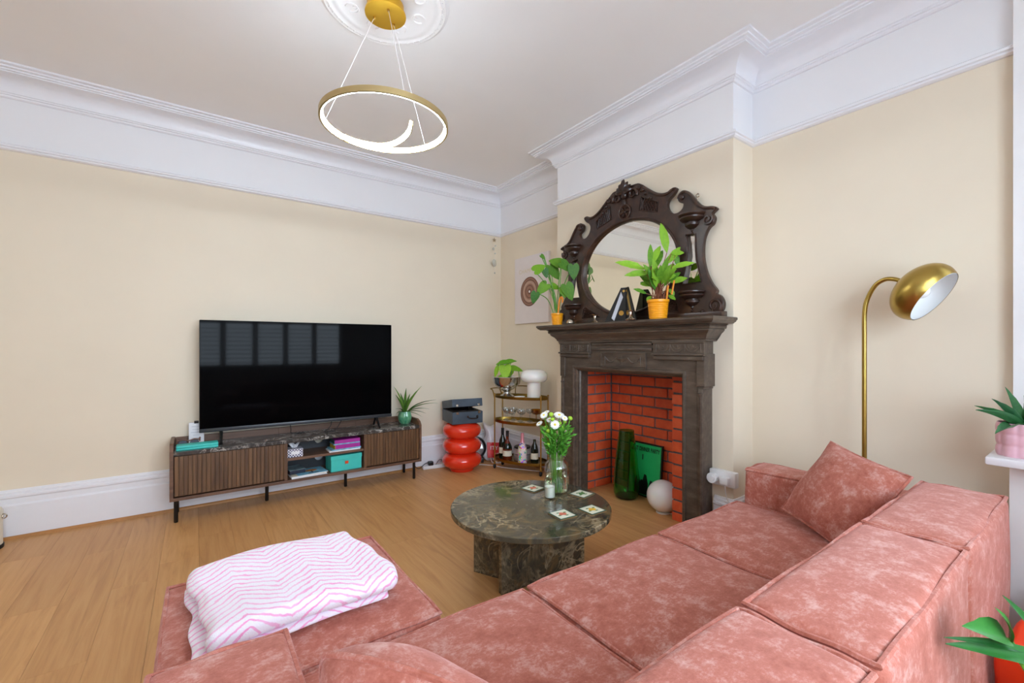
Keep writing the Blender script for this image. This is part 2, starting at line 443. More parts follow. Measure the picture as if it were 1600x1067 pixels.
def smooth_pts(pts, n=4, closed=False):
    """Catmull-Rom refinement"""
    P = [Vector(p) for p in pts]; out = []; N = len(P)
    for i in range(N if closed else N-1):
        p0 = P[(i-1) % N] if closed or i > 0 else P[i]; p1 = P[i]; p2 = P[(i+1) % N]
        p3 = P[(i+2) % N] if closed or i+2 < N else P[i+1]
        for k in range(n):
            t = k/n
            out.append(.5*((2*p1)+(-p0+p2)*t+(2*p0-5*p1+4*p2-p3)*t*t+(-p0+3*p1-3*p2+p3)*t**3))
    if not closed: out.append(P[-1])
    return out
def frame_to(a, b, up=(0, 0, 1)):
    """rotation whose +Y points from a to b and whose +Z is near up"""
    y = (Vector(b)-Vector(a)).normalized(); u = Vector(up)
    x = y.cross(u)
    if x.length < 1e-4: x = y.orthogonal()
    x.normalize(); z = x.cross(y).normalized()
    return Matrix((x, y, z)).transposed()
# leaf meshes: unit length along +Y, lying in XY, +Z is the upper face
def leaf_mesh(name, widths, curl=.15, fold=.18, wave=0.0, nseg=10, thick=.006):
    b = B(); n = nseg; rows_t, rows_b = [], []
    def wd(t):
        x = t*(len(widths)-1); i = min(int(x), len(widths)-2); f = x-i; f = f*f*(3-2*f); return widths[i]*(1-f)+widths[i+1]*f
    for side, rows in ((1, rows_t), (-1, rows_b)):
        for i in range(n+1):
            t = i/n; row = []
            for j in (-1, -.5, 0, .5, 1):
                wv = wd(t); x = j*wv/2; z = abs(j)*wv*fold-curl*t*t+wave*math.sin(t*22+(.5 if j > 0 else 0))*abs(j)
                row.append(b.bm.verts.new((x, t, z+side*thick/2*(1-abs(j)*.8))))
            rows.append(row)
        for A, C in zip(rows, rows[1:]):
            for j in range(4): b._face((A[j], A[j+1], C[j+1], C[j]) if side > 0 else (A[j], C[j], C[j+1], A[j+1]))
    for A, C, E, F_ in zip(rows_t, rows_t[1:], rows_b, rows_b[1:]):
        b._face((A[0], C[0], F_[0], E[0])); b._face((A[4], E[4], F_[4], C[4]))
    return b.me(name, 60)
def heart_mesh(name, curl=.12, fold=.10):
    """heart-shaped leaf, base notch at y=0, tip at y=1"""
    b = B()
    ctl = [(0, .0, 0), (.16, -.13, 0), (.36, -.12, 0), (.49, .06, 0), (.50, .26, 0), (.40, .52, 0), (.22, .80, 0), (.0, 1.0, 0)]
    out = [(max(0, p.x), p.y) for p in smooth_pts(ctl, 3)]; out[0] = (0, 0); N = len(out)-1
    for th in (.004, -.004):
        c = [b.bm.verts.new((0, .98*i/N+.01, -curl*(i/N)**2+th)) for i, (x, y) in enumerate(out)]
        Lv = [b.bm.verts.new((x, y, abs(x)*fold-curl*y*abs(y)+th*.3)) for x, y in out]
        Rv = [b.bm.verts.new((-x, y, abs(x)*fold-curl*y*abs(y)+th*.3)) for x, y in out]
        for i in range(N):
            b._face((c[i], Lv[i], Lv[i+1], c[i+1])); b._face((c[i], c[i+1], Rv[i+1], Rv[i]))
    return b.me(name, 60)
LEAF = {}
LEAF['lance'] = leaf_mesh('lance_leaf', [.02, .16, .24, .26, .24, .16, .01], .16, .16, .012)
LEAF['strap'] = leaf_mesh('strap_leaf', [.09, .12, .15, .16, .13, .08, .01], .22, .2)
LEAF['strap2'] = leaf_mesh('strap_leaf_bent', [.10, .13, .16, .15, .12, .07, .01], .55, .2)
LEAF['agave'] = leaf_mesh('agave_leaf', [.22, .26, .27, .24, .18, .10, .01], .12, .35)
LEAF['round'] = leaf_mesh('broad_leaf', [.05, .55, .78, .8, .66, .36, .01], .18, .12)
LEAF['heart'] = heart_mesh('heart_leaf')
LEAFW = {'lance': .26, 'strap': .16, 'strap2': .16, 'agave': .27, 'round': .80, 'heart': 1.0}
def leaf(parent, kind, mat, a, b, width=None, up=(0, 0, 1), name='leaf', wscale=1.0):
    a = Vector(a); b = Vector(b); L = (b-a).length
    me = LEAF[kind]; key = kind+'|'+mat
    if key not in LEAF:
        LEAF[key] = me.copy(); LEAF[key].materials.clear(); LEAF[key].materials.append(MAT[mat])
    o = link(name, LEAF[key], None, parent)
    M3 = frame_to(a, b, up); wx = (width/L/LEAFW[kind] if width else 1.0)*wscale
    o.matrix_local = Matrix.Translation(a) @ M3.to_4x4() @ Matrix.Diagonal((L*wx, L, L, 1))
    return o

# ---------------------------------------------------------------- the room
XL, XA, XC, YB, YW, H = -1.95, 2.91, 2.67, 4.247, .27, 3.03   # left wall, alcove wall, chimney breast, TV wall, window wall, ceiling
CY0, CY1 = 1.385, 2.99                                          # chimney breast sides
ZR = 2.55                                                       # wall colour changes at the picture rail
def struct(o): o['kind'] = 'structure'; return o
# floor: hidden base plus oak planks
floor = struct(B().box(XL-.1, 3.3, -1.25, YB+.1, -.06, -.008).o('floor', 'subfloor', smooth=None))
PW, PL = .185, 1.22
pm = B().box(-PW/2+.0004, PW/2-.0004, -PL/2+.0004, PL/2-.0004, -.008, 0).me('plank', None); pm.materials.append(MAT['oak_plank'])
i = 0; x = -1.92
while x < 3.2:
    off = random.Random(i*17+3).uniform(0, PL); y = -1.25-off+PL/2
    while y-PL/2 < YB-.02:
        y0, y1 = max(y-PL/2, -1.22), min(y+PL/2, YB)
        if y1-y0 > .05:
            if y1-y0 > PL-.002: link('plank', pm, None, floor, (x, y, 0))
            else:
                c = (y0+y1)/2; hl = (y1-y0)/2
                B().box(-PW/2+.0004, PW/2-.0004, -hl+.0004, hl-.0004, -.008, 0).o('plank', 'oak_plank', floor, (x, c, 0), smooth=None)
        y += PL
    x += PW; i += 1
ceiling = struct(B().box(XL-.1, 3.3, -1.25, YB+.1, H, H+.1).o('ceiling', 'ceiling_paint', smooth=None))
wb = struct(B().box(XL-.1, 3.3, YB, YB+.1, 0, ZR).o('wall_back', 'cream_paint', smooth=None))
B().box(XL-.1, 3.3, YB, YB+.1, ZR, H).o('frieze', 'white_paint', wb, smooth=None)
wl = struct(B().box(XL-.1, XL, YW, YB, 0, ZR).o('wall_left', 'cream_paint', smooth=None))
B().box(XL-.1, XL, YW, YB, ZR, H).o('frieze', 'white_paint', wl, smooth=None)
FY0, FY1, FZ = 1.69, 2.835, 1.10       # hole in the chimney breast
b = B(); b.box(XA, XA+.1, CY1, YB, 0, ZR); b.box(XA, XA+.1, YW-.06, CY0, 0, ZR)
b.box(XC, 3.25, CY0, FY0, 0, ZR); b.box(XC, 3.25, FY1, CY1, 0, ZR); b.box(XC, 3.25, FY0, FY1, FZ, ZR)
wr = struct(b.o('wall_right', 'cream_paint', smooth=None))
b = B(); b.box(XA, XA+.1, CY1, YB, ZR, H); b.box(XA, XA+.1, YW-.06, CY0, ZR, H); b.box(XC, 3.25, CY0, CY1, ZR, H)
b.o('frieze', 'white_paint', wr, smooth=None)
# bay behind the camera
b = B()
b.box(XL-.1, -.92, YW-.12, YW, 0, H)                             # window wall left of the bay
b.box(-1.0, 3.0, -1.24, -1.12, 0, .80); b.box(-1.0, 3.0, -1.24, -1.12, 2.62, H)
b.box(-1.0, -.68, -1.24, -1.12, .80, 2.62); b.box(1.88, 3.0, -1.24, -1.12, .80, 2.62)
b.box(-1.02, -.92, -1.24, YW-.12, 0, .80); b.box(-1.02, -.92, -1.24, YW-.12, 2.62, H)
b.box(-1.02, -.92, -1.24, -1.0, .8, 2.62); b.box(-1.02, -.92, 0.0, YW-.12, .8, 2.62)
wf = struct(b.o('wall_front', 'white_paint', smooth=None))
b = B(); b.box(2.755, 3.0, -1.12, YW, 0, .772); b.box(2.865, 3.0, -1.12, YW, 2.62, H)
b.box(2.865, 3.0, -1.12, -.98, .772, 2.62); b.box(2.865, 3.0, .10, YW, .772, 2.62)
struct(b.o('wall_bay', 'window_white', smooth=None))
sill = struct(B().box(2.60, 2.865, -1.1, .322, .772, .806, .008).o('trim_7', 'trim_gloss')); sill['label'] = 'white window board in the bay'
# bay windows with shutters
def louvre_mesh():
    pr = [(.030*math.cos(a), .0055*math.sin(a)) for a in [2*math.pi*k/10 for k in range(10)]]
    return pr
def shutter_window(name, cx, cy, rz, width, panels, z0=.82, z1=2.60):
    root = struct(thing(name, None, None, (cx, cy, 0), rz))
    b = B(); t = .05
    b.box(-width/2-t, width/2+t, -.06, .0, z0-t+.03, z0+.03); b.box(-width/2-t, width/2+t, -.06, 0, z1-.03, z1+t-.03)
    b.box(-width/2-t, -width/2, -.06, 0, z0, z1); b.box(width/2, width/2+t, -.06, 0, z0, z1)
    b.o('window_frame', 'window_white', root, smooth=None)
    B().box(-width/2, width/2, -.052, -.046, z0, z1).o('pane', 'window_glass', root, smooth=None)
    pw = width/panels; lm = None
    for k in range(panels):
        x0 = -width/2+k*pw; st = .045
        pb = B(); pb.box(x0+.002, x0+st, .005, .032, z0+.03, z1-.03, .002); pb.box(x0+pw-st, x0+pw-.002, .005, .032, z0+.03, z1-.03, .002)
        for za in (z0+.03, (z0+z1)/2-.04, z1-.11): pb.box(x0+st, x0+pw-st, .005, .032, za, za+.08, .002)
        sp = pb.o('shutter_panel', 'window_white', root, smooth=None)
        if lm is None:
            q = B(); L = pw-2*st-.004; pr = louvre_mesh()
            q.prism([(-L/2, y, z) for y, z in pr], (L, 0, 0)); lm = q.me('louvre', 40); lm.materials.append(MAT['window_white'])
        z = z0+.03+.08+.04
        while z < z1-.14:
            if not ((z0+z1)/2-.07 < z < (z0+z1)/2+.07): link('louvre', lm, None, sp, (x0+pw/2, .018, z), (R(-14), 0, 0))
            z += .076
shutter_window('window_1', .60, -1.12, 0, 2.46, 5)
shutter_window('window_2', 2.93, -.44, R(90), .98, 2)
shutter_window('window_added', -.96, -.5, R(-90), .92, 2)  # left window is an unseen addition that lets sky light into the bay

path = [(XL, YB), (XA, YB), (XA, CY1), (XC, CY1), (XC, CY0), (XA, CY0), (XA, YW)]
pathL = [(XL, YW), (XL, YB)]
corn = [(-.01, 2.868), (.012, 2.868), (.018, 2.875), (.018, 2.883), (.026, 2.886), (.026, 2.894), (.033, 2.897), (.036, 2.92), (.046, 2.944), (.064, 2.962), (.09, 2.974), (.12, 2.98), (.146, 2.981), (.146, 2.988), (.158, 2.99), (.158, 2.999), (.172, 3.003), (.172, 3.012), (.19, 3.018), (.19, 3.035), (-.01, 3.035)]
rail = [(-.01, 2.528), (.012, 2.53), (.022, 2.537), (.022, 2.546), (.031, 2.55), (.031, 2.562), (.02, 2.57), (-.01, 2.576)]
struct(B().sweep(pathL[:1]+path, corn).o('trim_1', 'trim_gloss', smooth=28))['label'] = 'white coved plaster cornice'
struct(B().sweep(pathL[:1]+path, rail).o('trim_2', 'trim_gloss', smooth=28))['label'] = 'white picture rail'
base = [(-.01, .316), (.008, .316), (.012, .306), (.02, .300), (.02, .286), (.028, .280), (.028, .268), (.02, .260), (.02, .226), (.03, .214), (.03, 0.0), (-.01, 0)]
quad = [(.029, .0), (.029, .02), (.036, .018), (.042, .011), (.044, 0)]
struct(B().sweep([(XL, YW), (XL, YB), (XA, YB), (XA, CY1), (XC, CY1), (XC, 2.83)], base).o('baseboard_back', 'trim_gloss', smooth=28))
struct(B().sweep([(XC, 1.50), (XC, CY0), (XA, CY0), (XA, YW)], base).o('baseboard_right', 'trim_gloss', smooth=28))
struct(B().sweep([(XL, YW), (XL, YB), (XA, YB), (XA, CY1), (XC, CY1), (XC, 2.84)], quad).o('trim_3', 'oak_trim', smooth=28))['label'] = 'oak coloured bead along the skirting'
# ceiling rose
b = B(); prof = [(.0, 0), (.10, 0), (.13, -.012), (.16, -.006), (.21, -.004), (.30, -.006), (.335, -.014), (.35, -.02), (.365, -.014), (.385, -.016), (.40, -.024), (.418, -.016), (.43, -.02), (.445, -.006), (.455, 0)]
prof = [(r*.72, z*.6) for r, z in prof]; b.lathe(prof, 72, rib=None)
for k in range(8):
    a = 2*math.pi*k/8; c = Vector((.176*math.cos(a), .176*math.sin(a), -.003))
    for sg in (1, -1):
        sp = [c+Vector((math.cos(a+sg*(.5+q*.55))*(.040-.004*q), math.sin(a+sg*(.5+q*.55))*(.040-.004*q), -.002)) for q in range(9)]
        b.tube(sp, [.005-.0004*q for q in range(9)], 6)
for k in range(48):
    a = 2*math.pi*k/48; b.sphere((.292*math.cos(a), .292*math.sin(a), -.010), .007, 6, 4)
struct(b.o('trim_4', 'ceiling_paint', None, (.80, 2.225, H-.001)))['label'] = 'moulded plaster ceiling rose'
# ---------------------------------------------------------------- fireplace
fp = thing('fireplace_surround', 'dark brown painted fireplace surround with garland frieze under the mantel', 'fireplace', (XC, 2.16, 0))
def yb(b, x0, x1, y0, y1, z0, z1, bev=.003): return b.box(x0-XC, x1-XC, y0-2.16, y1-2.16, z0, z1, bev)
xF, y0s, y1s, o0, o1, zo = 2.55, 1.50, 2.82, 1.654, 2.66, 1.075      # front plane, outer sides, opening
def around(prof, y0, y1, xb=XC):
    """profile (projection, z) carried round the two ends and the front"""
    b = B(); r = []
    for d, z in prof:
        r.append([b.bm.verts.new(p) for p in ((.0, y0-d-2.16, z), (xF-XC-d, y0-d-2.16, z), (xF-XC-d, y1+d-2.16, z), (0.0, y1+d-2.16, z))])
    for A, C in zip(r, r[1:]):
        for k in range(3): b._face((A[k], A[k+1], C[k+1], C[k]))
    b._face(r[0]); b._face(r[-1][::-1]); 
    b._face([q[0] for q in r]); b._face([q[3] for q in r][::-1])
    return b
shelf_p = [(.128, 1.392), (.134, 1.398), (.142, 1.402), (.146, 1.410), (.152, 1.414), (.152, 1.426), (.146, 1.430)]
around(shelf_p, y0s+.01, y1s-.01).o('shelf', 'surround_iron', fp, smooth=30)
around([(.006, 1.284), (.012, 1.286), (.012, 1.296), (.02, 1.300), (.024, 1.312), (.036, 1.328), (.054, 1.342), (.062, 1.352), (.062, 1.360), (.072, 1.362), (.076, 1.374), (.072, 1.384), (.084, 1.388), (.084, 1.393)], y0s, y1s).o('cornice', 'surround_iron', fp, smooth=30)
b = B(); yb(b, xF+.012, XC, y0s+.012, y1s-.012, 1.085, 1.286); yb(b, xF+.012, XC, y0s+.03, o0, 0, 1.09); yb(b, xF+.012, XC, o1, y1s-.03, 0, 1.09); 
b.o('body', 'surround_iron', fp, smooth=None)
# stepped blocks left and right of the frieze, with egg garlands
for (a, c, side) in ((y0s, 1.875, -1), (2.465, y1s, 1)):
    b = B(); yb(b, xF-.005, xF+.02, a, c, 1.205, 1.282)
    yb(b, xF-.014, xF+.02, a-.003, c+.003, 1.272, 1.286); yb(b, xF-.022, xF+.02, a-.004, c+.004, 1.192, 1.206, .004); yb(b, xF-.012, xF+.02, a+.006, c-.006, 1.162, 1.192, .006)
    fb = b.o('frieze_block', 'surround_iron', fp, smooth=None)
    g = B(); n = 3; ww = (c-a-.05)/n
    for k in range(n):
        yc = a+.025+ww*(k+.5)-2.16
        for rr in (.46, .30):
            g.tube([(xF-XC-.006, yc+ww*rr*math.cos(t), 1.262-.046*rr/.46*math.sin(t)) for t in [math.pi*q/10 for q in range(11)]], .0032, 6)
        g.sphere((xF-XC-.005, yc, 1.25), .008, 8, 6)
    for k in range(n+1):
        yc = a+.025+ww*k-2.16; g.tube([(xF-XC-.006, yc, 1.266), (xF-XC-.006, yc, 1.214)], [.005, .002], 6)
    g.o('garland', 'surround_iron', fb)
# outer uprights: block above, slim shaft, plinth
for a, c in ((y0s, y0s+.055), (y1s-.055, y1s)):
    b = B(); yb(b, xF-.002, XC, a, c, 1.0, 1.206, .004); yb(b, xF+.004, XC, a+.012, c-.006, .985, 1.0, .004)
    b.o('capital_block', 'surround_iron', fp, smooth=None)
    b = B(); yb(b, xF+.004, XC, a+.018, c-.004, .16, .99, .004)
    mid = (a+c)/2-2.16
    b.tube([(xF-XC+.004, mid, .2), (xF-XC+.004, mid, .92), (xF-XC, mid, .96)], [.010, .010, .016], 8)
    b.o('shaft', 'surround_iron', fp, smooth=30)
    b = B(); i0, i1 = (.004, .03) if a < 2 else (.03, .004)
    yb(b, xF-.02, XC, a-i0, c+i1, 0, .13, .004); yb(b, xF-.026, XC, a-i0-.006, c+i1+.006, .13, .16, .010)
    b.o('plinth', 'surround_iron', fp, smooth=30)
# moulding round the opening
def open_frame(mat, prof, name):
    b = B(); r = []
    for d, dx in prof:      # d outward from opening, dx forward of body face
        r.append([b.bm.verts.new(p) for p in ((xF+.012-XC-dx, o0-d-2.16, 0), (xF+.012-XC-dx, o0-d-2.16, zo+d), (xF+.012-XC-dx, o1+d-2.16, zo+d), (xF+.012-XC-dx, o1+d-2.16, 0))])
    for A, C in zip(r, r[1:]):
        for k in range(3): b._face((A[k], A[k+1], C[k+1], C[k]))
    return b.o(name, mat, fp, smooth=30)
open_frame('surround_iron', [(-.028, -.13), (-.028, -.05), (-.02, -.04), (-.02, -.022), (-.010, -.016), (-.006, .004), (.004, .01), (.016, .008), (.02, -.002)], 'opening_moulding')
# central tablet with urn and swags
b = B(); yb(b, xF+.002, xF+.02, 1.945, 2.35, 1.10, 1.20, .003)
for a, c, d, e in ((1.937, 2.358, 1.198, 1.208), (1.937, 2.358, 1.092, 1.10), (1.937, 1.947, 1.1, 1.2), (2.348, 2.358, 1.1, 1.2)): yb(b, xF-.006, xF+.02, a, c, d, e, .002)
tb = b.o('tablet', 'surround_iron', fp, smooth=None)
g = B(); yc = 2.148-2.16; xx = xF-XC-.001
g.lathe([(.004, 1.112), (.026, 1.114), (.008, 1.122), (.006, 1.134), (.03, 1.148), (.05, 1.158), (.052, 1.163), (.012, 1.166), (.008, 1.178), (0, 1.186)], 16, (xx, yc, 0), Matrix.Diagonal((.25, 1, 1, 1)))
for sg in (1, -1):
    g.tube([(xx, yc+sg*(.055+.1*q/8), 1.168-.034*math.sin(math.pi*q/8)) for q in range(9)], .004, 6)
    g.tube([(xx, yc+sg*.165, 1.18), (xx, yc+sg*.165, 1.112)], [.006, .002], 6)
    for q in range(5): g.sphere((xx, yc+sg*(.075+.02*q), 1.145-.01*math.sin(q)), .005, 6, 4)
g.o('urn_relief', 'surround_iron', tb)
b = B(); yb(b, xF, xF+.02, 1.888, 2.452, 1.222, 1.24, .004); yb(b, xF-.004, xF+.02, 1.888, 2.452, 1.262, 1.278, .004); b.o('frieze_bead', 'surround_iron', fp, smooth=30)

# brick firebox
XS, XBk, BY0, BY1 = 2.80, 3.10, 1.898, 2.734
fb = thing('brick_firebox', 'red glazed brick lining inside the fireplace opening', 'firebox', (XC, 2.16, 0))
def fbx(b, x0, x1, y0, y1, z0, z1): return b.box(x0-XC, x1-XC, y0-2.16, y1-2.16, z0, z1)
b = B(); fbx(b, XBk+.012, 3.14, FY0, FY1, 0, 1.1); fbx(b, XS+.008, 3.12, BY1+.006, FY1, 0, 1.1); fbx(b, XS+.008, 3.12, FY0, BY0-.006, 0, 1.1); fbx(b, XS, 3.12, FY0, FY1, 1.085, 1.1)
b.o('mortar', 'firebox_mortar', fb, smooth=None)
BM = {}
def brick(x0, x1, y0, y1, z0, z1):
    k = tuple(round(v, 3) for v in (x1-x0, y1-y0, z1-z0))
    if min(k) < .006: return
    if k not in BM:
        me = B().box(-k[0]/2, k[0]/2, -k[1]/2, k[1]/2, -k[2]/2, k[2]/2, .0025, 1).me('brick', 30); me.materials.append(MAT['brick_glaze']); BM[k] = me
    link('brick', BM[k], None, fb, ((x0+x1)/2-XC+random.uniform(-.0012, .0012), (y0+y1)/2-2.16+random.uniform(-.0012, .0012), (z0+z1)/2))
J = .014; rows = []
z = .064-.085
for k in range(14):
    z0, z1 = max(z+J/2, 0.001), min(z+.085-J/2, 1.083); z += .085
    if z1-z0 < .012: continue
    j0 = 2.143 if k % 2 == 0 else 2.016
    ys = [BY0-.0]+[v for v in (j0-.25, j0, j0+.25, j0+.5, j0+.75) if BY0+.02 < v < BY1-.02]+[BY1]
    for a, c in zip(ys, ys[1:]): brick(XBk, XBk+.02, a+J/2, c-J/2, z0, z1)
    # side returns: long face then short, alternating
    for yj, sg in ((BY1, 1), (BY0, -1)):
        xs = [XS, XS+.225, XBk] if k % 2 else [XS, XS+.09, XBk]
        for q, (a, c) in enumerate(zip(xs, xs[1:])):
            deep = (FY1-.004 if sg > 0 else FY0+.004) if q == 0 else yj+sg*.02
            lo, hi = (yj, deep) if sg > 0 else (deep, yj)
            brick(a if q == 0 else a+J/2, c-J/2, lo, hi, z0, z1)

# ---------------------------------------------------------------- overmantel mirror (plane faces -X; local u = across, v = up)
YCM, SH = 2.172, 1.430
om = thing('overmantel_mirror', 'carved mahogany overmantel with round mirror and candle shelves on the mantel', 'mirror', (2.632, YCM, SH))
half = [(0, 2.440), (.084, 2.439), (.124, 2.433), (.164, 2.403), (.212, 2.365), (.268, 2.327), (.323, 2.306), (.367, 2.305), (.401, 2.320), (.426, 2.312), (.402, 2.280), (.370, 2.258), (.354, 2.226), (.366, 2.180), (.402, 2.146), (.444, 2.142), (.478, 2.162), (.488, 2.194), (.472, 2.208), (.454, 2.218), (.444, 2.244), (.456, 2.270), (.482, 2.280), (.512, 2.264), (.550, 2.22), (.589, 2.166), (.635, 2.135), (.679, 2.125), (.707, 2.108), (.678, 2.085), (.693, 2.055), (.684, 2.022), (.661, 2.006), (.642, 1.982), (.623, 1.936), (.616, 1.873), (.620, 1.795), (.642, 1.711), (.675, 1.644), (.706, 1.601), (.704, 1.578), (.732, 1.56), (.750, 1.52), (.744, 1.481), (.724, 1.461), (.744, 1.45), (.744, 1.432)]
sm = [Vector((p[0], p[1]-SH, 0)) for p in half]
seg = smooth_pts(sm[:-2], 3)+sm[-2:]
outer = [(p.x, p.y) for p in seg]+[(-p.x, p.y) for p in reversed(seg[1:])]
cz, ca_, cb_ = 1.845-SH, .440, .345
circ = [(ca_*math.cos(a), cz+cb_*math.sin(a)) for a in [2*math.pi*k/72 for k in range(72)]]
LATT = ([(.147, 2.335), (.292, 2.258), (.282, 2.192), (.13, 2.236)], [(.405, 1.575), (.255, 1.487), (.447, 1.487), (.432, 1.567)])
lholes = [[(sg*u, v-SH) for u, v in q] for q in LATT for sg in (1, -1)]
sidehole = [(.503, 1.985), (.572, 1.976), (.572, 1.90), (.578, 1.81), (.612, 1.664), (.478, 1.660), (.503, 1.76), (.516, 1.845), (.512, 1.93)]
def sh(sg): return [(sg*u, v-SH) for u, v in sidehole]
RX = Matrix(((0, 0, 1, 0), (-1, 0, 0, 0), (0, 1, 0, 0), (0, 0, 0, 1)))   # (u,v,w) -> (w, -u, v)
def om_obj(me, name, mat, dx=0.0, parent=om):
    me.transform(Matrix.Translation((dx, 0, 0)) @ RX); me.materials.append(MAT[mat]); 
    return link(name, me, None, parent)
om_obj(plate(outer, [circ, sh(1), sh(-1)]+lholes, .012, .005, 'frame_board'), 'frame_board', 'mahogany')
om_obj(plate([(1.035*u, cz+(v-cz)*1.035) for u, v in circ], [], .002, .0005, 'mirror_glass'), 'mirror_glass', 'mirror', .008)
for sg in (1, -1):
    om_obj(plate([(u*1.0, v) for u, v in [(sg*.465, .222), (sg*.496, .56), (sg*.58, .555), (sg*.588, .40), (sg*.62, .222)]], [], .002, .0005, 'side_mirror'), 'side_mirror', 'mirror', .008)
def uv(u, v, w=.0): return Vector((-.017-w, -u, v))
def omtube(pts, r, name, seg=8, closed=False, parent=om): return B().tube([uv(*p) for p in pts], r, seg, closed=closed).o(name, 'mahogany', parent)
omtube([(u*1.02, cz+(v-cz)*1.02, .0) for u, v in circ], .010, 'mirror_bead', closed=True)
# moulded capping along the broken pediment and scrolls
for sg in (1, -1):
    omtube([(sg*p.x, p.y-.010, .004) for p in seg[3*3:9*3-1]], .009, 'capping')
    omtube([(sg*(p.x+(.006 if k < 9 else 0)), p.y-.009, .004) for k, p in enumerate(seg[20*3:28*3])], .009, 'capping')
    q = [(sg*u, v, .003) for u, v in sh(1)]
    omtube(q, .005, 'side_bead', closed=True)
    # ear scroll and foot scroll
    def spiral(cu, cv, r0, turns, n=22, s2=1, a_=0): return [(sg*(cu+(r0*(1-.85*k/n))*math.cos(a_+s2*turns*2*math.pi*k/n)), cv+(r0*(1-.85*k/n))*math.sin(a_+s2*turns*2*math.pi*k/n), .004) for k in range(n+1)]
    omtube(spiral(.655, 2.05-SH, .036, 1.5, s2=-1, a_=.6), [.009-.0002*k for k in range(23)], 'ear_scroll', 6)
    omtube(spiral(.70, 1.505-SH, .046, 1.4, s2=1, a_=-1.2), [.011-.0003*k for k in range(23)], 'foot_scroll', 6)
    b = B()
    for k in range(5): b.sphere(uv(sg*(.60+.022*k), 1.462-SH+.012*math.sin(k*2), .004), .013-.001*k, 8, 6)
    b.o('carved_leaf', 'mahogany', om)
    b = B(); b.sphere(uv(sg*.474, 2.238-SH, .006), .020, 12, 8, (.6, 1, 1)); b.o('scroll_eye', 'mahogany', om)
    # candle shelves
    for (uu, vv) in ((.548, 2.105), (.548, 1.606)):
        b = B(); R2 = .088
        prof = [(0, -.138), (.008, -.130), (.011, -.120), (.005, -.110), (.012, -.102), (.012, -.094), (.03, -.086), (.046, -.070), (.048, -.058), (.036, -.054), (.036, -.048), (.066, -.040), (.078, -.028), (.080, -.020), (.070, -.017), (.084, -.010), (R2, -.006), (R2, 0), (R2-.004, .004), (0, .004)]
        n = 16; rings = []
        for r, z in prof:
            rings.append([b.bm.verts.new((-.013-r*1.05*math.sin(math.pi*k/n), -(sg*uu)-r*math.cos(math.pi*k/n), vv-SH+z)) for k in range(n+1)])
        for A, C in zip(rings, rings[1:]):
            for k in range(n): b._face((A[k], A[k+1], C[k+1], C[k]))
        b.o('candle_shelf', 'mahogany', om, smooth=30)
    # pierced lattice panels
    for quad4 in LATT:
        P4 = [Vector((u, v-SH)) for u, v in quad4]; b = B()
        def bl(s_, t_): return (P4[0]*(1-s_)+P4[1]*s_)*(1-t_)+(P4[3]*(1-s_)+P4[2]*s_)*t_
        for k in range(7):
            for d in (1, -1):
                pts = []
                for q in range(2):
                    s_ = k/6+(q-.5)*.4*d*2*.5; t_ = q
                    s_ = max(0, min(1, s_)); p = bl(s_, t_); pts.append(uv(sg*p.x, p.y, -.004))
                b.tube(pts, .0035, 4)
        b.o('lattice', 'mahogany', om, smooth=None)
        b = B(); b.tube([uv(sg*p.x, p.y, .001) for p in P4], .005, 6, closed=True); b.o('lattice_frame', 'mahogany', om)
        pc = sum(P4, Vector((0, 0)))/4
        b = B(); b.prism([uv(sg*(pc+(p-pc)*1.12).x, (pc+(p-pc)*1.12).y, -.026) for p in P4], (.004, 0, 0)); b.o('lattice_ground', 'mahogany', om, smooth=None)
# crest: shell of leaves with two scrolls, roundel below
b = B()
for k in range(7):
    a = R(90)+R(26)*(k-3); L = .105 if k == 3 else .092-.006*abs(k-3)
    pts = [(.0+L*t*math.cos(a), .965+L*t*math.sin(a), .012+.016*math.sin(t*3)) for t in (0, .3, .6, .85, 1)]
    b.tube([uv(*p) for p in pts], [.010, .016, .018, .013, .004], 6)
b.sphere(uv(0, .955, .012), .034, 12, 8, (.6, .8, 1)); b.sphere(uv(0, .90, .008), .022, 10, 8, (.6, .7, 1.3))
b.o('crest_leaf', 'mahogany', om)
for sg in (1, -1):
    omtube([(sg*(.075+(.042*(1-.8*k/20))*math.cos(-.5+k*.42)), .945+(.042*(1-.8*k/20))*math.sin(-.5+k*.42), .008) for k in range(21)], [.013-.0004*k for k in range(21)], 'crest_scroll', 6)
    b = B()
    for k in range(4): b.sphere(uv(sg*(.12+.035*k), .975-.022*k-.004*k*k, .004), .020-.002*k, 10, 6, (.6, 1.2, .8))
    b.o('crest_frond', 'mahogany', om)
b = B(); b.torus(uv(0, .828, .004), .052, .008, 24, 8, Matrix.Rotation(R(90), 3, 'Y')); b.sphere(uv(0, .828, .004), .012, 10, 6)
for k in range(6):
    a = math.pi/3*k; b.tube([uv(.012*math.cos(a), .828+.012*math.sin(a), .004), uv(.03*math.cos(a+.3), .828+.03*math.sin(a+.3), .012), uv(.046*math.cos(a), .828+.046*math.sin(a), .004)], [.006, .010, .004], 6)
b.o('roundel', 'mahogany', om)
b = B(); b.box(-.05, .02, -.76, .76, -.001, .038, .004); b.o('base_rail', 'mahogany', om)
b = B(); b.torus((.0, -.577, 2.226-SH), .011, .004, 12, 6, Matrix.Rotation(R(90), 3, 'Y')); b.tube([(0, -.570, 2.15-SH), (0, -.577, 2.218-SH)], .005, 6); b.o('hanging_loop', 'silver_tarnish', om)
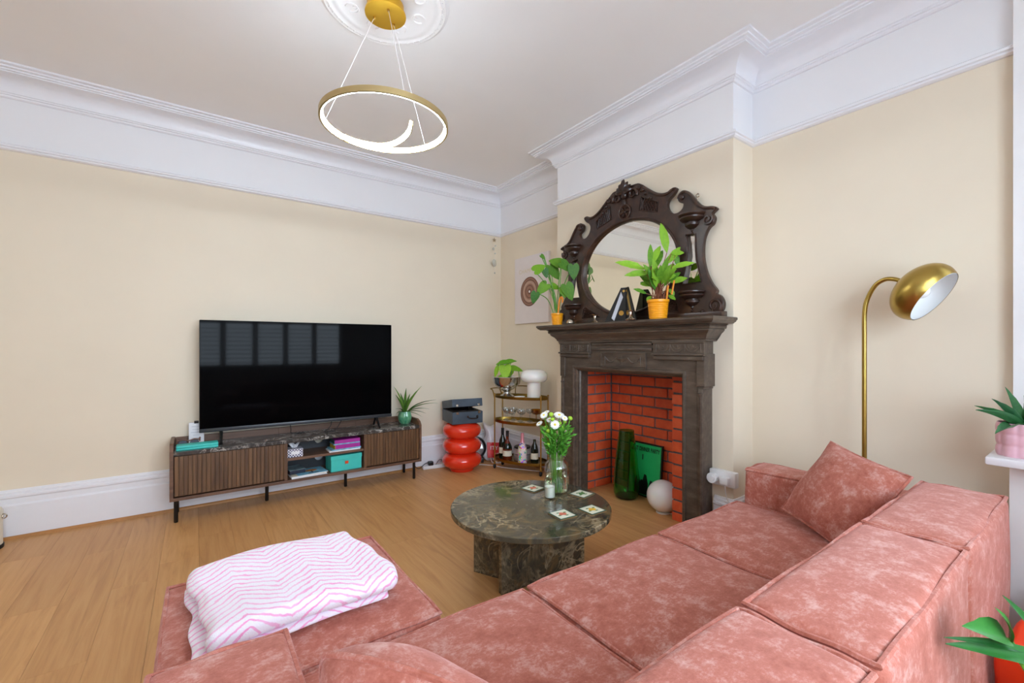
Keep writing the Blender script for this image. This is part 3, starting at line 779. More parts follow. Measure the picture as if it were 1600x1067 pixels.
# ---------------------------------------------------------------- TV stand
SX0, SX1, SY0, SY1 = -.142, 1.742, 3.872, 4.214
st = thing('tv_stand', 'long walnut media unit with ribbed doors and a dark marble top', 'tv stand', (.80, 4.04, 0))
def sb(b, x0, x1, y0, y1, z0, z1, bev=.002): return b.box(x0-.80, x1-.80, y0-4.04, y1-4.04, z0, z1, bev)
b = B(); sb(b, SX0, SX1, SY0, SY1, .166, .188); b.o('bottom_panel', 'walnut_edge', st, smooth=None)
for x0, x1 in ((SX0, SX0+.022), (SX1-.022, SX1)):
    b = B(); pts = [(SY0, .188), (SY0, .512), (SY0+.03, .545), (SY0+.075, .562), (SY1, .562), (SY1, .188)]
    if x0 < 0: pts = [(SY0, .188), (SY0, .512), (SY0+.02, .553), (SY0+.045, .566), (SY1, .566), (SY1, .188)]
    b.prism([(x0-.80, y-4.04, z) for y, z in pts], (x1-x0, 0, 0)); b.o('side_panel', 'walnut_edge', st, smooth=None)
b = B()
for hz in (.405,): pass
D0, D1 = .60, 1.205       # open bay between the doors
b = B(); sb(b, SX0+.022, D0-.02, SY1-.014, SY1, .188, .562); sb(b, D1+.02, SX1-.022, SY1-.014, SY1, .188, .562); sb(b, D0-.02, D1+.02, SY1-.014, SY1, .50, .562)
b.o('back_panel', 'walnut_edge', st, smooth=None)
b = B()
# back of the open bay with two round cable holes
me = plate([(-.325, -.16), (.325, -.16), (.325, .16), (-.325, .16)], [[(.0+.036*math.cos(a), cz_+.036*math.sin(a)) for a in [2*math.pi*k/24 for k in range(24)]] for cz_ in (.082, -.07)], .006, .0002, 'bay_back')
me.transform(Matrix.Translation((.9-.80, SY1-.02-4.04, .344)) @ Matrix.Rotation(R(90), 4, 'X')); link('bay_back', me, 'dark_grey', st)
b = B(); sb(b, SX0+.022, SX1-.022, SY0-.002, SY1-.014, .482, .510, .003); b.o('marble_top', 'stand_marble', st, smooth=None)
b = B(); sb(b, D0-.02, D0, SY0+.004, SY1-.02, .188, .482); sb(b, D1, D1+.02, SY0+.004, SY1-.02, .188, .482); b.o('divider', 'walnut_edge', st, smooth=None)
b = B(); sb(b, D0, D1, SY0+.02, SY1-.03, .336, .356); b.o('shelf', 'walnut_edge', st, smooth=None)
for x0, x1 in ((SX0+.026, D0-.003), (D1+.003, SX1-.026)):
    b = B(); sb(b, x0, x1, SY0+.010, SY0+.02, .197, .478, .001)
    n = int((x1-x0)/.0262); pw_ = (x1-x0)/n
    for k in range(n): sb(b, x0+k*pw_+.0022, x0+(k+1)*pw_-.0022, SY0+.002, SY0+.0105, .198, .477, .0018)
    b.o('door', 'walnut', st, smooth=None)
for (lx, ly) in ((-.107, 3.935), (1.688, 3.925), (-.107, 4.17), (1.688, 4.17), (.476, 4.06), (1.095, 4.06)):
    b = B(); b.lathe([(.0, 0), (.011, 0), (.013, .003), (.013, .166), (0, .166)], 14, (lx-.80, ly-4.04, 0)); b.o('leg', 'black_metal', st)
ZT = .510
tv = thing('television', 'large black flat-screen television standing on the media unit', 'television', (.766, 4.055, ZT), R(-3))
b = B(); b.box(-.739, .739, 0.002, .045, .085, .946, .006); b.box(-.45, .45, .045, .075, .12, .55, .01); b.o('housing', 'black_plastic', tv)
b = B(); b.box(-.735, .735, -.002, .004, .114, .942, .0015); b.o('screen', 'tv_screen', tv, smooth=None)
b = B(); b.box(-.739, .739, -.004, .01, .085, .113, .003); b.o('bottom_bezel', 'dark_grey', tv)
for sx in (-.60, .60):
    b = B(); b.tube([(sx, -.10, .009), (sx, .0, .075), (sx, .03, .095)], [.009, .012, .013], 8); b.tube([(sx, .10, .009), (sx, .05, .075), (sx, .03, .095)], [.009, .012, .013], 8)
    b.o('foot', 'black_plastic', tv)
b = B(); b.tube(smooth_pts([(-.12, .04, .12), (-.11, .03, .05), (-.10, .05, .006), (0, .06, .004)], 4), .003, 6)
b.tube(smooth_pts([(.22, .05, .13), (.2, .0, .05), (.15, -.01, .006), (.18, -.03, .004), (.24, .0, .01), (.3, .05, .08)], 4), .003, 6); b.o('cable', 'rubber', tv)

# ---------------------------------------------------------------- on and in the media unit
t = thing('flat_case', 'flat turquoise case lying on the left of the marble top', 'case', (0.018, 3.955, ZT))
b = B(); b.box(-.125, .125, -.05, .05, .0, .016, .005); b.o('lower_half', 'teal', t); b = B(); b.box(-.125, .125, -.05, .05, .0155, .034, .006); b.o('upper_half', 'teal', t)
t = thing('sunglasses', 'dark patterned sunglasses resting behind the turquoise case', 'sunglasses', (-.035, 4.018, ZT))
for sx in (-.035, .035):
    b = B(); b.lathe([(0, -.003), (.026, -.003), (.028, 0), (.026, .003), (0, .003)], 18, (sx, 0, .030), Matrix.Rotation(R(80), 4, 'X')); b.o('lens', 'navy_print', t)
    b = B(); b.tube([(sx*1.9, 0, .04), (sx*1.95, .10, .05), (sx*1.8, .12, .03)], .004, 6); b.o('temple', 'copper_dark', t)
b = B(); b.tube([(-.07, 0, .05), (-.035, -.002, .058), (0, 0, .048), (.035, -.002, .058), (.07, 0, .05)], .005, 6); b.o('brow_bar', 'copper_dark', t)
t = thing('notice_card', 'small white printed card with a dark clip standing beside the television', 'card', (.012, 4.168, ZT), R(-4))
b = B(); b.box(-.048, .048, -.004, .004, 0, .158, .001); b.o('card', 'paper', t, smooth=None)
b = B(); b.box(-.014, .014, -.008, .008, .150, .170, .002); b.o('clip', 'ornament_dark', t, smooth=None)
b = B()
for k, wv in enumerate((.06, .05, .07, .045, .06)): b.box(-wv/2, wv/2, -.0055, -.004, .125-k*.022, .128-k*.022)
b.o('print', 'pale_print', t, smooth=None)
# plant at the right end
pt = thing('potted_bromeliad', 'strappy green plant in ribbed green glazed pot on the media unit', 'plant', (1.648, 4.05, ZT))
b = B(); b.lathe([(0, 0), (.040, 0), (.050, .01), (.062, .045), (.064, .07), (.056, .10), (.052, .116), (.047, .116), (.05, .10), (.046, .09), (0, .09)], 48, rib=(.035, 9)); b.o('pot', 'green_glaze', pt)
b = B(); b.lathe([(0, .096), (.048, .096), (.048, .09), (0, .09)], 20); b.o('soil', 'soil', pt)
tips = [(1.721, 3.96, .898), (1.611, 4.113, .874), (1.644, 4.032, .86), (1.82, 3.981, .82), (1.839, 3.964, .801), (1.556, 3.985, .827), (1.556, 3.97, .734), (1.548, 3.955, .70), (1.806, 3.981, .726), (1.779, 3.98, .64), (1.771, 3.94, .691), (1.724, 4.053, .835), (1.65, 4.128, .808), (1.668, 3.981, .801), (1.62, 3.95, .76), (1.72, 4.13, .80)]
for k, p in enumerate(tips):
    c = Vector((1.648, 4.05, .610)); q = Vector(p); d = (q-c); up = Vector((0, 0, 1)) if abs(d.normalized().z) < .85 else Vector((-d.x, -d.y, .3))
    leaf(pt, 'strap2' if d.normalized().z < .75 else 'strap', 'leaf_strap', c-Vector((1.648, 4.05, ZT))+Vector((d.x, d.y, 0))*.1, q-Vector((1.648, 4.05, ZT)), .026, up)
# tissue box
t = thing('tissue_box', 'patterned tissue box with a tissue pulled up', 'tissue box', (.665, 3.97, .356), R(-3))
b = B(); b.box(-.057, .057, -.055, .055, 0, .066, .002); b.o('box', 'tissue_print', t, smooth=None)
b = B(); b.box(-.030, .030, -.0555, -.0548, .022, .046); b.o('label', 'paper', t, smooth=None)
b = B(); b.grid(lambda u, v: Vector(((u-.5)*(.03+.06*v), .012*math.sin(u*9)*(.4+v), .064+v*(.038+.012*math.sin(u*7)))), 14, 6)
b.grid(lambda u, v: Vector(((u-.5)*(.03+.05*v), .016+.010*math.cos(u*8)*(.4+v), .064+v*(.034+.012*math.cos(u*6)))), 14, 6)
b.o('tissue', 'paper', t)
# books on the upper shelf
z = .356
stack = [('thin_book', .126, .010, 'paper', 'thin pale book at the bottom of the upper shelf stack', -.01), ('thin_book', .122, .012, 'sky_print', 'light blue book under the two magenta books', 0.0), ('book', .105, .034, 'magenta', 'lower magenta book in the upper shelf stack', .008), ('thin_book', .108, .010, 'sky_print', 'pale blue book between the two magenta books', .006), ('book', .106, .030, 'magenta', 'upper magenta book in the upper shelf stack', .008)]
for nm, hw, h, mt, lab, dx in stack:
    if z+h > .478: break
    t = thing(nm, lab, 'book', (1.062+dx, 3.975, z), R(random.uniform(-2, 3)))
    b = B(); b.box(-hw+.002, hw-.002, -.066, .068, .0018, h-.0018); b.o('pages', 'paper', t, smooth=None)
    sp = 'mustard' if mt == 'magenta' and 'lower' in lab else ('dark_teal' if mt == 'magenta' else mt)
    b = B(); b.box(-hw, hw, -.07, .07, 0, .0018); b.box(-hw, hw, -.07, .07, h-.0018, h); b.box(-hw, hw, -.072, -.069, 0, h); b.o('cover', mt, t, smooth=None)
    b = B(); b.box(-hw-.003, -hw, -.07, .07, 0, h); b.o('spine', sp, t, smooth=None)
    z += h+.0003
# lower shelf
t = thing('storage_box', 'turquoise lidded box with small orange label on the lower shelf', 'box', (1.06, 3.99, .188), R(2))
b = B(); b.box(-.128, .128, -.085, .085, 0, .100, .002); b.o('body', 'teal', t, smooth=None)
b = B(); b.box(-.131, .131, -.088, .088, .098, .132, .002); b.o('lid', 'teal', t, smooth=None)
b = B(); b.box(-.014, .014, -.090, -.0875, .056, .080); b.o('label_patch', 'orange_label', t, smooth=None)
z = .188
for k, (nm, hw, hd, h, mt, lab, dx, rz) in enumerate((('magazine', .135, .10, .007, 'paper', 'bottom magazine with white edges on the lower shelf', .0, 2), ('magazine', .132, .10, .007, 'label_cream', 'cream edged magazine lying second in the lower shelf pile', .01, -3), ('magazine', .115, .098, .006, 'sky_print', 'blue magazine with an orange tree picture on top of the pile', .04, 5))):
    t = thing(nm, lab, 'magazine', (.762+dx*.6, 3.985, z), R(rz))
    b = B(); b.box(-hw, hw, -hd, hd, 0, h-.001, .0006); b.o('pages', 'paper', t, smooth=None)
    b = B(); b.box(-hw, hw, -hd, hd, h-.001, h); b.o('cover', mt, t, smooth=None)
    if k == 2:
        b = B(); b.lathe([(0, h+.0006), (.036, h+.0006), (.036, h), (0, h)], 16, (.01, .01, 0), Matrix.Diagonal((1.3, .9, 1, 1))); b.o('cover_picture', 'sunset_print', t, smooth=None)
        b = B(); b.box(.0, .012, -.06, -.01, h, h+.0007); b.box(-.03, .05, -.07, -.058, h, h+.0007); b.o('tree_print', 'navy_print', t, smooth=None)
    z += h+.0003
t = thing('photo_book', 'dark photo book leaning over the left of the magazine pile', 'book', (.675, 4.03, z), R(8))
b = B(); b.box(-.06, .06, -.08, .08, .0, .03, .003); b.o('pages', 'navy_print', t, smooth=None); b = B(); b.box(-.062, .062, -.082, .082, .030, .034, .001); b.o('cover', 'photo_print', t, smooth=None)

# ---------------------------------------------------------------- power strip and cable behind the pouf
t = thing('extension_lead', 'white extension lead with a black plug on the floor by the skirting', 'extension lead', (2.0, 4.142, 0), R(-8))
b = B(); b.box(-.12, .12, -.028, .028, 0, .034, .006); b.o('block', 'white_plastic', t)
b = B(); b.box(-.06, -.01, -.024, .024, .034, .074, .006); b.o('plug', 'black_plastic', t)
b = B(); b.tube(smooth_pts([(-.03, 0, .07), (-.10, -.02, .06), (-.17, -.02, .02), (-.225, .0, .10), (-.25, .02, .25)], 5), .0035, 6); b.tube(smooth_pts([(.02, 0, .035), (.06, -.03, .09), (.12, -.04, .03), (.2, -.05, .004)], 5), .003, 6); b.o('cable', 'rubber', t)

# ---------------------------------------------------------------- red stacked-ring stool, gramophone case
pf = thing('ring_stool', 'glossy red stool shaped like three stacked rings', 'stool', (2.21, 3.93, 0))
def ringp(zc, hr, rr): return [(rr-.075+.075*math.cos(a)*1.0, zc+hr*math.sin(a)) for a in [-1.35+2.7*k/14 for k in range(15)]]
prof = [(0, 0), (.118, 0), (.122, .006), (.122, .030)]+ringp(.105, .072, .2)+[(.13, .180)]+ringp(.255, .072, .196)+[(.13, .33)]+ringp(.405, .072, .196)+[(.12, .484), (0, .484)]
b = B(); b.lathe(prof, 56); b.o('body', 'red_lacquer', pf, smooth=50)
gc = thing('gramophone_case', 'worn dark portable gramophone case with lid ajar on the red stool', 'case', (2.231, 3.962, .4845), R(-9.5))
b = B(); b.box(-.16, .16, -.165, .165, 0, .118, .003); b.o('lower_case', 'case_leather', gc, smooth=None)
b = B(); b.box(-.150, .150, -.155, .155, .118, .122); b.o('deck', 'case_inside', gc, smooth=None)
b = B(); b.lathe([(0, .122), (.125, .122), (.125, .127), (.02, .128), (0, .13)], 32); b.o('turntable', 'ornament_dark', gc)
b = B(); b.tube(smooth_pts([(.12, .10, .125), (.13, .04, .14), (.08, -.02, .138), (.05, -.04, .13)], 4), .006, 8); b.o('tone_arm', 'silver_tarnish', gc)
lid = B().box(-.16, .16, -.33, 0, 0, .078, .003).o('lid', 'case_leather', gc, (0, .165, .119), (R(-9), 0, 0), smooth=None)
for sx in (-.11, .12):
    b = B(); b.box(sx-.014, sx+.014, -.172, -.163, .098, .122, .002); b.o('latch', 'silver_tarnish', gc, smooth=None)
    b = B(); b.box(sx-.012, sx+.012, -.336, -.329, .004, .026, .002); b.o('catch', 'silver_tarnish', lid, smooth=None)
b = B(); b.tube(smooth_pts([(.0, -.166, .07), (.01, -.185, .058), (.055, -.19, .052), (.095, -.185, .055), (.10, -.166, .068)], 4), .006, 8)
for sx in (0, .10): b.sphere((sx, -.167, .069), .012, 10, 6)
b.o('carry_handle', 'ornament_dark', gc)

# ---------------------------------------------------------------- corner clutter
fan = thing('desk_fan', 'black-rimmed round fan half hidden behind the red stool', 'fan', (2.45, 4.085, 0), R(-25))
b = B(); b.torus((0, 0, .155), .118, .012, 36, 8, Matrix.Rotation(R(90), 3, 'X')); b.o('rim', 'black_plastic', fan)
b = B(); b.box(-.06, .06, -.05, .05, 0, .02, .008); b.box(.06, .10, -.03, .03, .0, .05, .006); b.tube([(0, 0, .02), (0, .02, .06)], .016, 10); b.o('base', 'black_plastic', fan)
b = B(); b.lathe([(0, -.006), (.10, -.006), (.112, 0), (.10, .006), (0, .006)], 32, (0, .015, .155), Matrix.Rotation(R(90), 4, 'X')); b.o('back_disc', 'tin_grey', fan)
b = B()
for k in range(4):
    a = math.pi/2*k+.4; b.grid(lambda u, v: Vector((math.cos(a+(v-.5)*.9)*(.02+.07*u), -.005+(v-.5)*.02, .155+math.sin(a+(v-.5)*.9)*(.02+.07*u))), 4, 4)
b.sphere((0, -.004, .155), .022, 12, 8, (1, .5, 1)); b.o('blades', 'pearl', fan)
bag = thing('carrier_bag', 'white plastic carrier bag with red printed panel slumped in the corner', 'bag', (2.70, 4.06, 0), R(-35))
def slump(q, p):
    t_ = (q.z+.20)/.40; q.x *= 1.05-.25*t_; q.y *= 1.0-.35*t_; q.x += .03*math.sin(q.z*22+q.y*9); q.y += .012*math.sin(q.x*40+q.z*18)
    if p.z > .7: q.z += .03*math.sin(q.x*30)
    return q
rbox((.135, .085, .20), .04, (12, 8, 14), (.02, .015, .0), slump).o('sack', 'bag_white', bag, (0, 0, .2))
b = B(); b.grid(lambda u, v: Vector((-.075+.15*u-.01*v, -.124+.006*math.sin(u*6)+.026*v, .05+.16*v)), 10, 8); pan = b.o('red_panel', 'bag_red', bag)
for body, sz, px, pz in (('ITY', .06, -.005, .135), ('FE', .055, .02, .065)):
    me = text_mesh(body, sz, .0006); me.transform(Matrix.Rotation(R(90), 4, 'X')); link('lettering', me, 'paper', pan, (px, -.137+.026*(pz+.02-.05)/.16, pz), (R(-9), 0, 0))
b = B(); b.tube(smooth_pts([(-.02, -.10, .05), (.0, -.135, .02), (.03, -.155, .0065), (.07, -.15, .0065), (.05, -.125, .02)], 5), .007, 6); b.tube(smooth_pts([(-.04, -.10, .05), (-.03, -.14, .012), (.0, -.165, .0055), (.04, -.168, .0055)], 5), .006, 6); b.o('handle', 'bag_white', bag)
t = tag(B().tube(smooth_pts([(2.30, 4.14, .004), (2.42, 4.0, .004), (2.53, 3.87, .004), (2.60, 3.70, .004), (2.70, 3.55, .004), (2.80, 3.40, .004)], 6), .004, 6).o('floor_cable', 'cable_white'), 'thin white cable trailing along the floor under the drinks trolley', 'cable')

# ---------------------------------------------------------------- drinks trolley
CX, CYT, CA = 2.672, 3.545, math.atan2(-.93, .37)
ct = thing('drinks_trolley', 'brass three-tier oval drinks trolley on casters in the alcove', 'trolley', (CX, CYT, 0), CA)
EA, EB = .300, .155
def ell(a, s_=1.0): return (EA*s_*math.cos(a), EB*s_*math.sin(a))
def oval(z, name):
    b = B(); prof = [(.95, z), (1.0, z-.004), (1.012, z+.0), (1.012, z+.024), (1.0, z+.024), (.99, z+.006), (.95, z+.004)]
    n = 48; rings = []
    for s_, zz in prof: rings.append([b.bm.verts.new((*ell(2*math.pi*k/n, s_), zz)) for k in range(n)])
    for i in range(len(prof)):
        A, C = rings[i], rings[(i+1) % len(prof)]
        for k in range(n): b._face((A[k], A[(k+1) % n], C[(k+1) % n], C[k]))
    return b.o(name, 'dark_brass', ct)
for zt in (.735, .487, .100):
    oval(zt, 'tray_rim')
    b = B(); b.prism([(*ell(2*math.pi*k/48, .985), zt+.001) for k in range(48)], (0, 0, .005)); b.o('tray_plate', 'mirror' if zt > .2 else 'dark_brass', ct, smooth=None)
pa = [R(28), R(152), R(208), R(332)]
for a in pa:
    x, y = ell(a, 1.02); b = B(); b.tube([(x, y, .045), (x, y, .76)], .0075, 10); b.lathe([(.0, .76), (.010, .762), (.010, .77), (0, .776)], 10, (x, y, 0)); b.lathe([(.008, .045), (.012, .05), (.012, .062), (.008, .066)], 10, (x, y, 0)); b.o('post', 'brass', ct)
    b = B(); b.sphere((x, y, .022), .022, 14, 10, (.6, 1, 1)); b.lathe([(.014, .022), (.016, .032), (.012, .044), (0, .045)], 12, (x, y, 0)); b.o('caster', 'rubber', ct)
b = B(); x0, y0 = ell(R(208), 1.02); x1, y1 = ell(R(152), 1.02)
b.tube(smooth_pts([(x0, y0, .72), (x0-.03, y0*.9, .80), (x0-.06, y0*.8, .815), (x0-.06, y1*.8, .815), (x1-.03, y1*.9, .80), (x1, y1, .72)], 4), .006, 8); b.o('handle', 'dark_brass', ct)
b = B(); x0, y0 = ell(R(60), 1.0); x1, y1 = ell(R(120), 1.0)
b.tube(smooth_pts([(x0, y0, .745), (x0-.005, y0, .82), (x0-.04, y0+.003, .84), (x1+.04, y1+.003, .84), (x1+.005, y1, .82), (x1, y1, .745)], 4), .0055, 8); b.o('gallery_rail', 'dark_brass', ct)
def on_cart(u, v, z): 
    c, s_ = math.cos(CA), math.sin(CA); return (CX+u*c-v*s_, CYT+u*s_+v*c, z)
Z1, Z2, Z3 = .7415, .4935, .1065
bw = thing('champagne_bowl', 'polished steel footed wine bowl used as planter on the trolley', 'bowl', on_cart(-.155, -.02, Z1))
b = B(); b.lathe([(0, 0), (.075, 0), (.078, .006), (.066, .016), (.040, .028), (.034, .045), (.038, .058), (.052, .066), (.10, .095), (.135, .135), (.152, .19), (.158, .20), (.154, .205), (.147, .195), (.13, .14), (.095, .10), (.0, .085)], 48); b.o('bowl', 'steel', bw, smooth=60)
b = B(); b.lathe([(0, .182), (.14, .178), (.14, .17), (0, .17)], 28); b.o('soil', 'soil', bw)
vp = thing('broadleaf_plant', 'broad lime green leaves growing out of the steel bowl', 'plant', on_cart(-.155, -.02, Z1+.18))
Fd = Vector((.5857, .8105, 0)); Rd = Vector((.8105, -.5857, 0)); Ud = Vector((0, 0, 1))
def vw(r_, u_, f_=0): return Rd*r_+Ud*u_+Fd*f_
for kd, a, c, wv, up in (('heart', vw(-.02, .135, -.03), vw(-.015, -.0, -.075), .125, -Fd+Ud*.2), ('round', vw(.045, .16, .0), vw(-.11, .17, -.05), .10, Ud-Fd*.5), ('round', vw(-.04, .15, .02), vw(.095, .20, .0), .09, Ud-Fd*.6), ('heart', vw(.04, .11, .0), vw(.165, .09, -.03), .10, Ud-Fd*.6), ('round', vw(-.09, .15, .0), vw(-.125, .01, -.02), .045, -Fd), ('round', vw(-.02, .03, -.05), vw(-.105, .005, -.06), .06, -Fd+Ud), ('round', vw(.03, .02, .03), vw(.02, .14, .06), .09, -Fd)):
    leaf(vp, kd, 'leaf_lime', a, c, wv, up)
b = B()
for q in (vw(-.02, .145, -.03), vw(.04, .16, .0), vw(-.09, .15, 0), vw(.04, .11, 0)): b.tube(smooth_pts([(q.x*.2, q.y*.2, 0), (q.x*.5, q.y*.5, q.z*.6), q], 4), .0035, 6)
b.tube(smooth_pts([vw(.04, .0, 0), vw(.05, .08, 0), vw(.085, .10, 0), vw(.12, .07, 0), vw(.125, .0, 0)], 5), .004, 6)
b.o('stem', 'stem_green', vp)
ml = thing('mushroom_lamp', 'white mushroom table lamp on the trolley top', 'lamp', on_cart(.172, -.036, Z1))
b = B(); b.lathe([(0, 0), (.062, 0), (.066, .006), (.066, .165), (0, .168)], 40); b.o('base', 'lamp_fabric', ml)
b = B(); b.lathe([(0, .160), (.07, .160), (.105, .166), (.128, .188), (.134, .215), (.128, .245), (.105, .272), (.07, .284), (0, .286)], 48); b.o('shade', 'opal_glass', ml, smooth=60)
def goblet(pos, mat, label, h=.13, rb=.042, group=None, name='coupe_glass', tall=False):
    t = thing(name, label, 'glass', pos, 0, group)
    b = B(); b.lathe([(0, 0), (.032, 0), (.030, .004), (.006, .010), (.004, .02)], 20); b.o('foot', mat, t)
    b = B(); b.lathe([(.004, .02), (.0045, h*.3), (.0042, h*.55), (.006, h*.62)], 10); b.o('stem', mat, t)
    b = B(); b.lathe([(.004, h*.62), (rb*.7, h*.68), (rb, h*.8), (rb*(.86 if tall else 1.0), h), (rb*(.84 if tall else .97), h), (rb*.95, h*.81), (rb*.66, h*.7), (0, h*.645)], 24); b.o('bowl', mat, t)
    return t
goblet(on_cart(.052, .102, Z1), 'goblet_green', 'green wine glass beside the white mushroom lamp', .215, .040, None, 'wine_glass', True)
t = thing('white_dish', 'small white oval dish on the trolley top', 'dish', on_cart(.03, -.075, Z1)); b = B(); b.lathe([(0, .004), (.03, 0), (.05, .006), (.062, .014), (.059, .015), (.045, .009), (0, .008)], 28, mat=Matrix.Diagonal((1, .7, 1, 1))); b.o('dish', 'white_plastic', t)
for (u, v) in ((-.20, .03), (-.13, -.05), (-.12, .06), (-.05, -.09), (-.02, .02), (.04, -.05), (.07, .06)):
    goblet(on_cart(u, v, Z2), 'goblet_glass', 'clear coupe glass on the middle tier of the trolley', .125, .040, 'coupe glasses on the middle tier')
goblet(on_cart(.19, -.02, Z2), 'goblet_amber', 'amber coupe glass at the end of the middle tier', .14, .052)
def bottle(name, label, pos, prof, mat, parts, rz=0):
    t = thing(name, label, 'bottle', pos, rz)
    b = B(); b.lathe(prof, 28); b.o('glass_body', mat, t)
    for nm, pr, mt in parts: b = B(); b.lathe(pr, 28); b.o(nm, mt, t)
    return t
bottle('wine_bottle', 'dark green wine bottle on the lowest tier', on_cart(-.215, -.01, Z3), [(0, 0), (.036, 0), (.038, .005), (.038, .15), (.033, .185), (.018, .22), (.0145, .24), (.0145, .30), (0, .30)], 'dark_bottle', [('foil', [(.0155, .245), (.0155, .304), (0, .306)], 'black_plastic'), ('paper_label', [(.0385, .05), (.0385, .11)], 'label_cream')])
bottle('brandy_bottle', 'amber brandy bottle with cream label next to the wine bottle', on_cart(-.13, -.05, Z3), [(0, 0), (.044, 0), (.047, .006), (.047, .11), (.044, .135), (.03, .165), (.016, .19), (.014, .22), (.016, .235), (.014, .27), (0, .27)], 'liquor_brown', [('stopper', [(.0165, .235), (.0165, .29), (0, .292)], 'black_plastic'), ('paper_label', [(.0475, .04), (.0475, .095)], 'label_cream'), ('shoulder', [(.0472, .11), (.0445, .136), (.0305, .166)], 'dark_bottle')])
t = thing('ice_bucket', 'low grey tin with a black lid on the lowest tier', 'tin', on_cart(.0, .03, Z3)); b = B(); b.lathe([(0, 0), (.085, 0), (.09, .01), (.09, .115), (.086, .12), (0, .12)], 36); b.o('tin', 'tin_grey', t); b = B(); b.lathe([(.0, .12), (.084, .12), (.086, .128), (.08, .136), (0, .138)], 36); b.o('lid', 'black_plastic', t); b = B(); b.lathe([(.0905, .06), (.0915, .063), (.0905, .066)], 36); b.o('band', 'dark_grey', t)
bottle('floral_bottle', 'sparkling wine bottle wrapped in a colourful flower print', on_cart(.075, -.095, Z3), [(0, 0), (.041, 0), (.043, .006), (.043, .13), (.04, .155), (.024, .20), (.0155, .235), (.0145, .29), (0, .292)], 'floral_print', [('foil', [(.0245, .202), (.0165, .236), (.0155, .295), (0, .30)], 'pink_foil')])
bottle('dark_bottle', 'dark bottle standing behind the flower printed bottle', on_cart(.17, -.02, Z3), [(0, 0), (.036, 0), (.038, .005), (.038, .13), (.03, .165), (.015, .2), (.0145, .23), (0, .23)], 'dark_bottle', [('paper_label', [(.0385, .04), (.0385, .10)], 'label_cream')])

# ---------------------------------------------------------------- wall canvas and hanging mobile
cv = thing('wall_canvas', 'pale canvas print of a copper disc hanging in the alcove', 'picture', (2.908, 3.645, 1.50))
b = B(); b.box(-.03, .0, -.285, .285, 0, .715, .002); b.o('canvas', 'canvas_pale', cv, smooth=None)
for r0, r1, mt, dx in ((.0, .155, 'copper_print', .0302), (.118, .128, 'copper_dark', .0308), (.144, .156, 'copper_dark', .0308), (.085, .112, 'copper_light', .0306), (.06, .07, 'copper_dark', .031), (.0, .03, 'copper_dark', .031)):
    b = B(); n = 48
    if r0 == 0: b.lathe([(0, 0), (r1, 0), (r1, -.0004), (0, -.0004)], 48)
    else: b.lathe([(r0, 0), (r1, 0), (r1, -.0004), (r0, -.0004), (r0, 0)], 48)
    b.o('printed_ring', mt, cv, (-dx, .02, .335), (0, R(90), 0), smooth=None)
b = B(); b.sphere((-.031, .02, .335), .014, 12, 8, (.3, 1, 1)); b.o('printed_stud', 'paper', cv)
me = text_mesh('CHAMPAGNE', .062, .0003, 1.15); me.transform(Matrix(((0, 0, 1, 0), (-1, 0, 0, 0), (0, 1, 0, 0), (0, 0, 0, 1)))); link('lettering', me, 'gold_letters', cv, (-.0305, .0, .54))
mb = thing('star_mobile', 'pearly star and moon mobile hanging in the room corner', 'mobile', (2.80, 4.222, 2.08))
b = B(); b.tube([(0, 0, 0), (0, 0, .46)], .0008, 4); b.o('thread', 'cable_white', mb)
b = B(); pts = [(0+.028*(1 if k % 2 == 0 else .42)*math.sin(math.pi*k/5), -.002, .40+.028*(1 if k % 2 == 0 else .42)*math.cos(math.pi*k/5)) for k in range(10)]; b.prism(pts, (0, .004, 0)); b.o('star', 'silver_tarnish', mb, smooth=None)
for r_, z_, dx in ((.011, .335, .015), (.018, .295, -.012), (.009, .245, .012), (.042, .135, 0), (.010, .02, .005)):
    b = B(); b.lathe([(0, -.003), (r_*.9, -.003), (r_, 0), (r_*.9, .003), (0, .003)], 24, (dx, 0, z_), Matrix.Rotation(R(90), 4, 'X') @ Matrix.Rotation(R(20), 4, 'Y')); b.o('pearl_disc', 'pearl', mb)
# ---------------------------------------------------------------- on the mantel shelf
ZM = 1.430
def ribbed_pot(t, r=.058, h=.112):
    pr = [(0, 0), (r*.80, 0)]
    for k in range(8):
        z0 = h*.06+k*h*.095; rr = r*(.80+.18*z0/h); pr += [(rr, z0), (rr+.0022, z0+h*.03), (rr+.0022, z0+h*.065), (rr+.0004, z0+h*.085)]
    pr += [(r*.985, h*.86), (r*1.04, h*.88), (r*1.04, h), (r*.98, h), (r*.96, h*.86), (0, h*.86)]
    b = B(); b.lathe(pr, 36); b.o('pot', 'yellow_pot', t, smooth=50)
    b = B(); b.lathe([(0, h*.9), (r*.95, h*.88), (r*.95, h*.86), (0, h*.86)], 20); b.o('soil', 'soil', t)
PA = Vector((2.51, 2.815, ZM))
pa_ = thing('heartleaf_plant', 'heart-leaved plant in a yellow ribbed pot on the mantel', 'plant', PA)
ribbed_pot(pa_, .050, .104)
LA = [((2.329, 2.832, 1.904), .105, (.5, .3)), ((2.381, 2.815, 1.864), .075, (.2, -.7)), ((2.470, 2.808, 1.886), .140, (.55, -.8)), ((2.470, 2.785, 1.963), .115, (-.3, .1)), ((2.500, 2.692, 1.915), .118, (.6, -.5)), ((2.545, 2.651, 1.870), .120, (.05, -1)), ((2.374, 2.852, 1.739), .120, (-.5, -.5)), ((2.30, 2.863, 1.66), .095, (-.3, -1)), ((2.483, 2.809, 1.759), .080, (.6, -.2)), ((2.495, 2.715, 1.702), .090, (.3, -.9)), ((2.525, 2.684, 1.706), .140, (.4, -.9)), ((2.383, 2.851, 2.007), .05, (.6, -.5))]
sb_ = B()
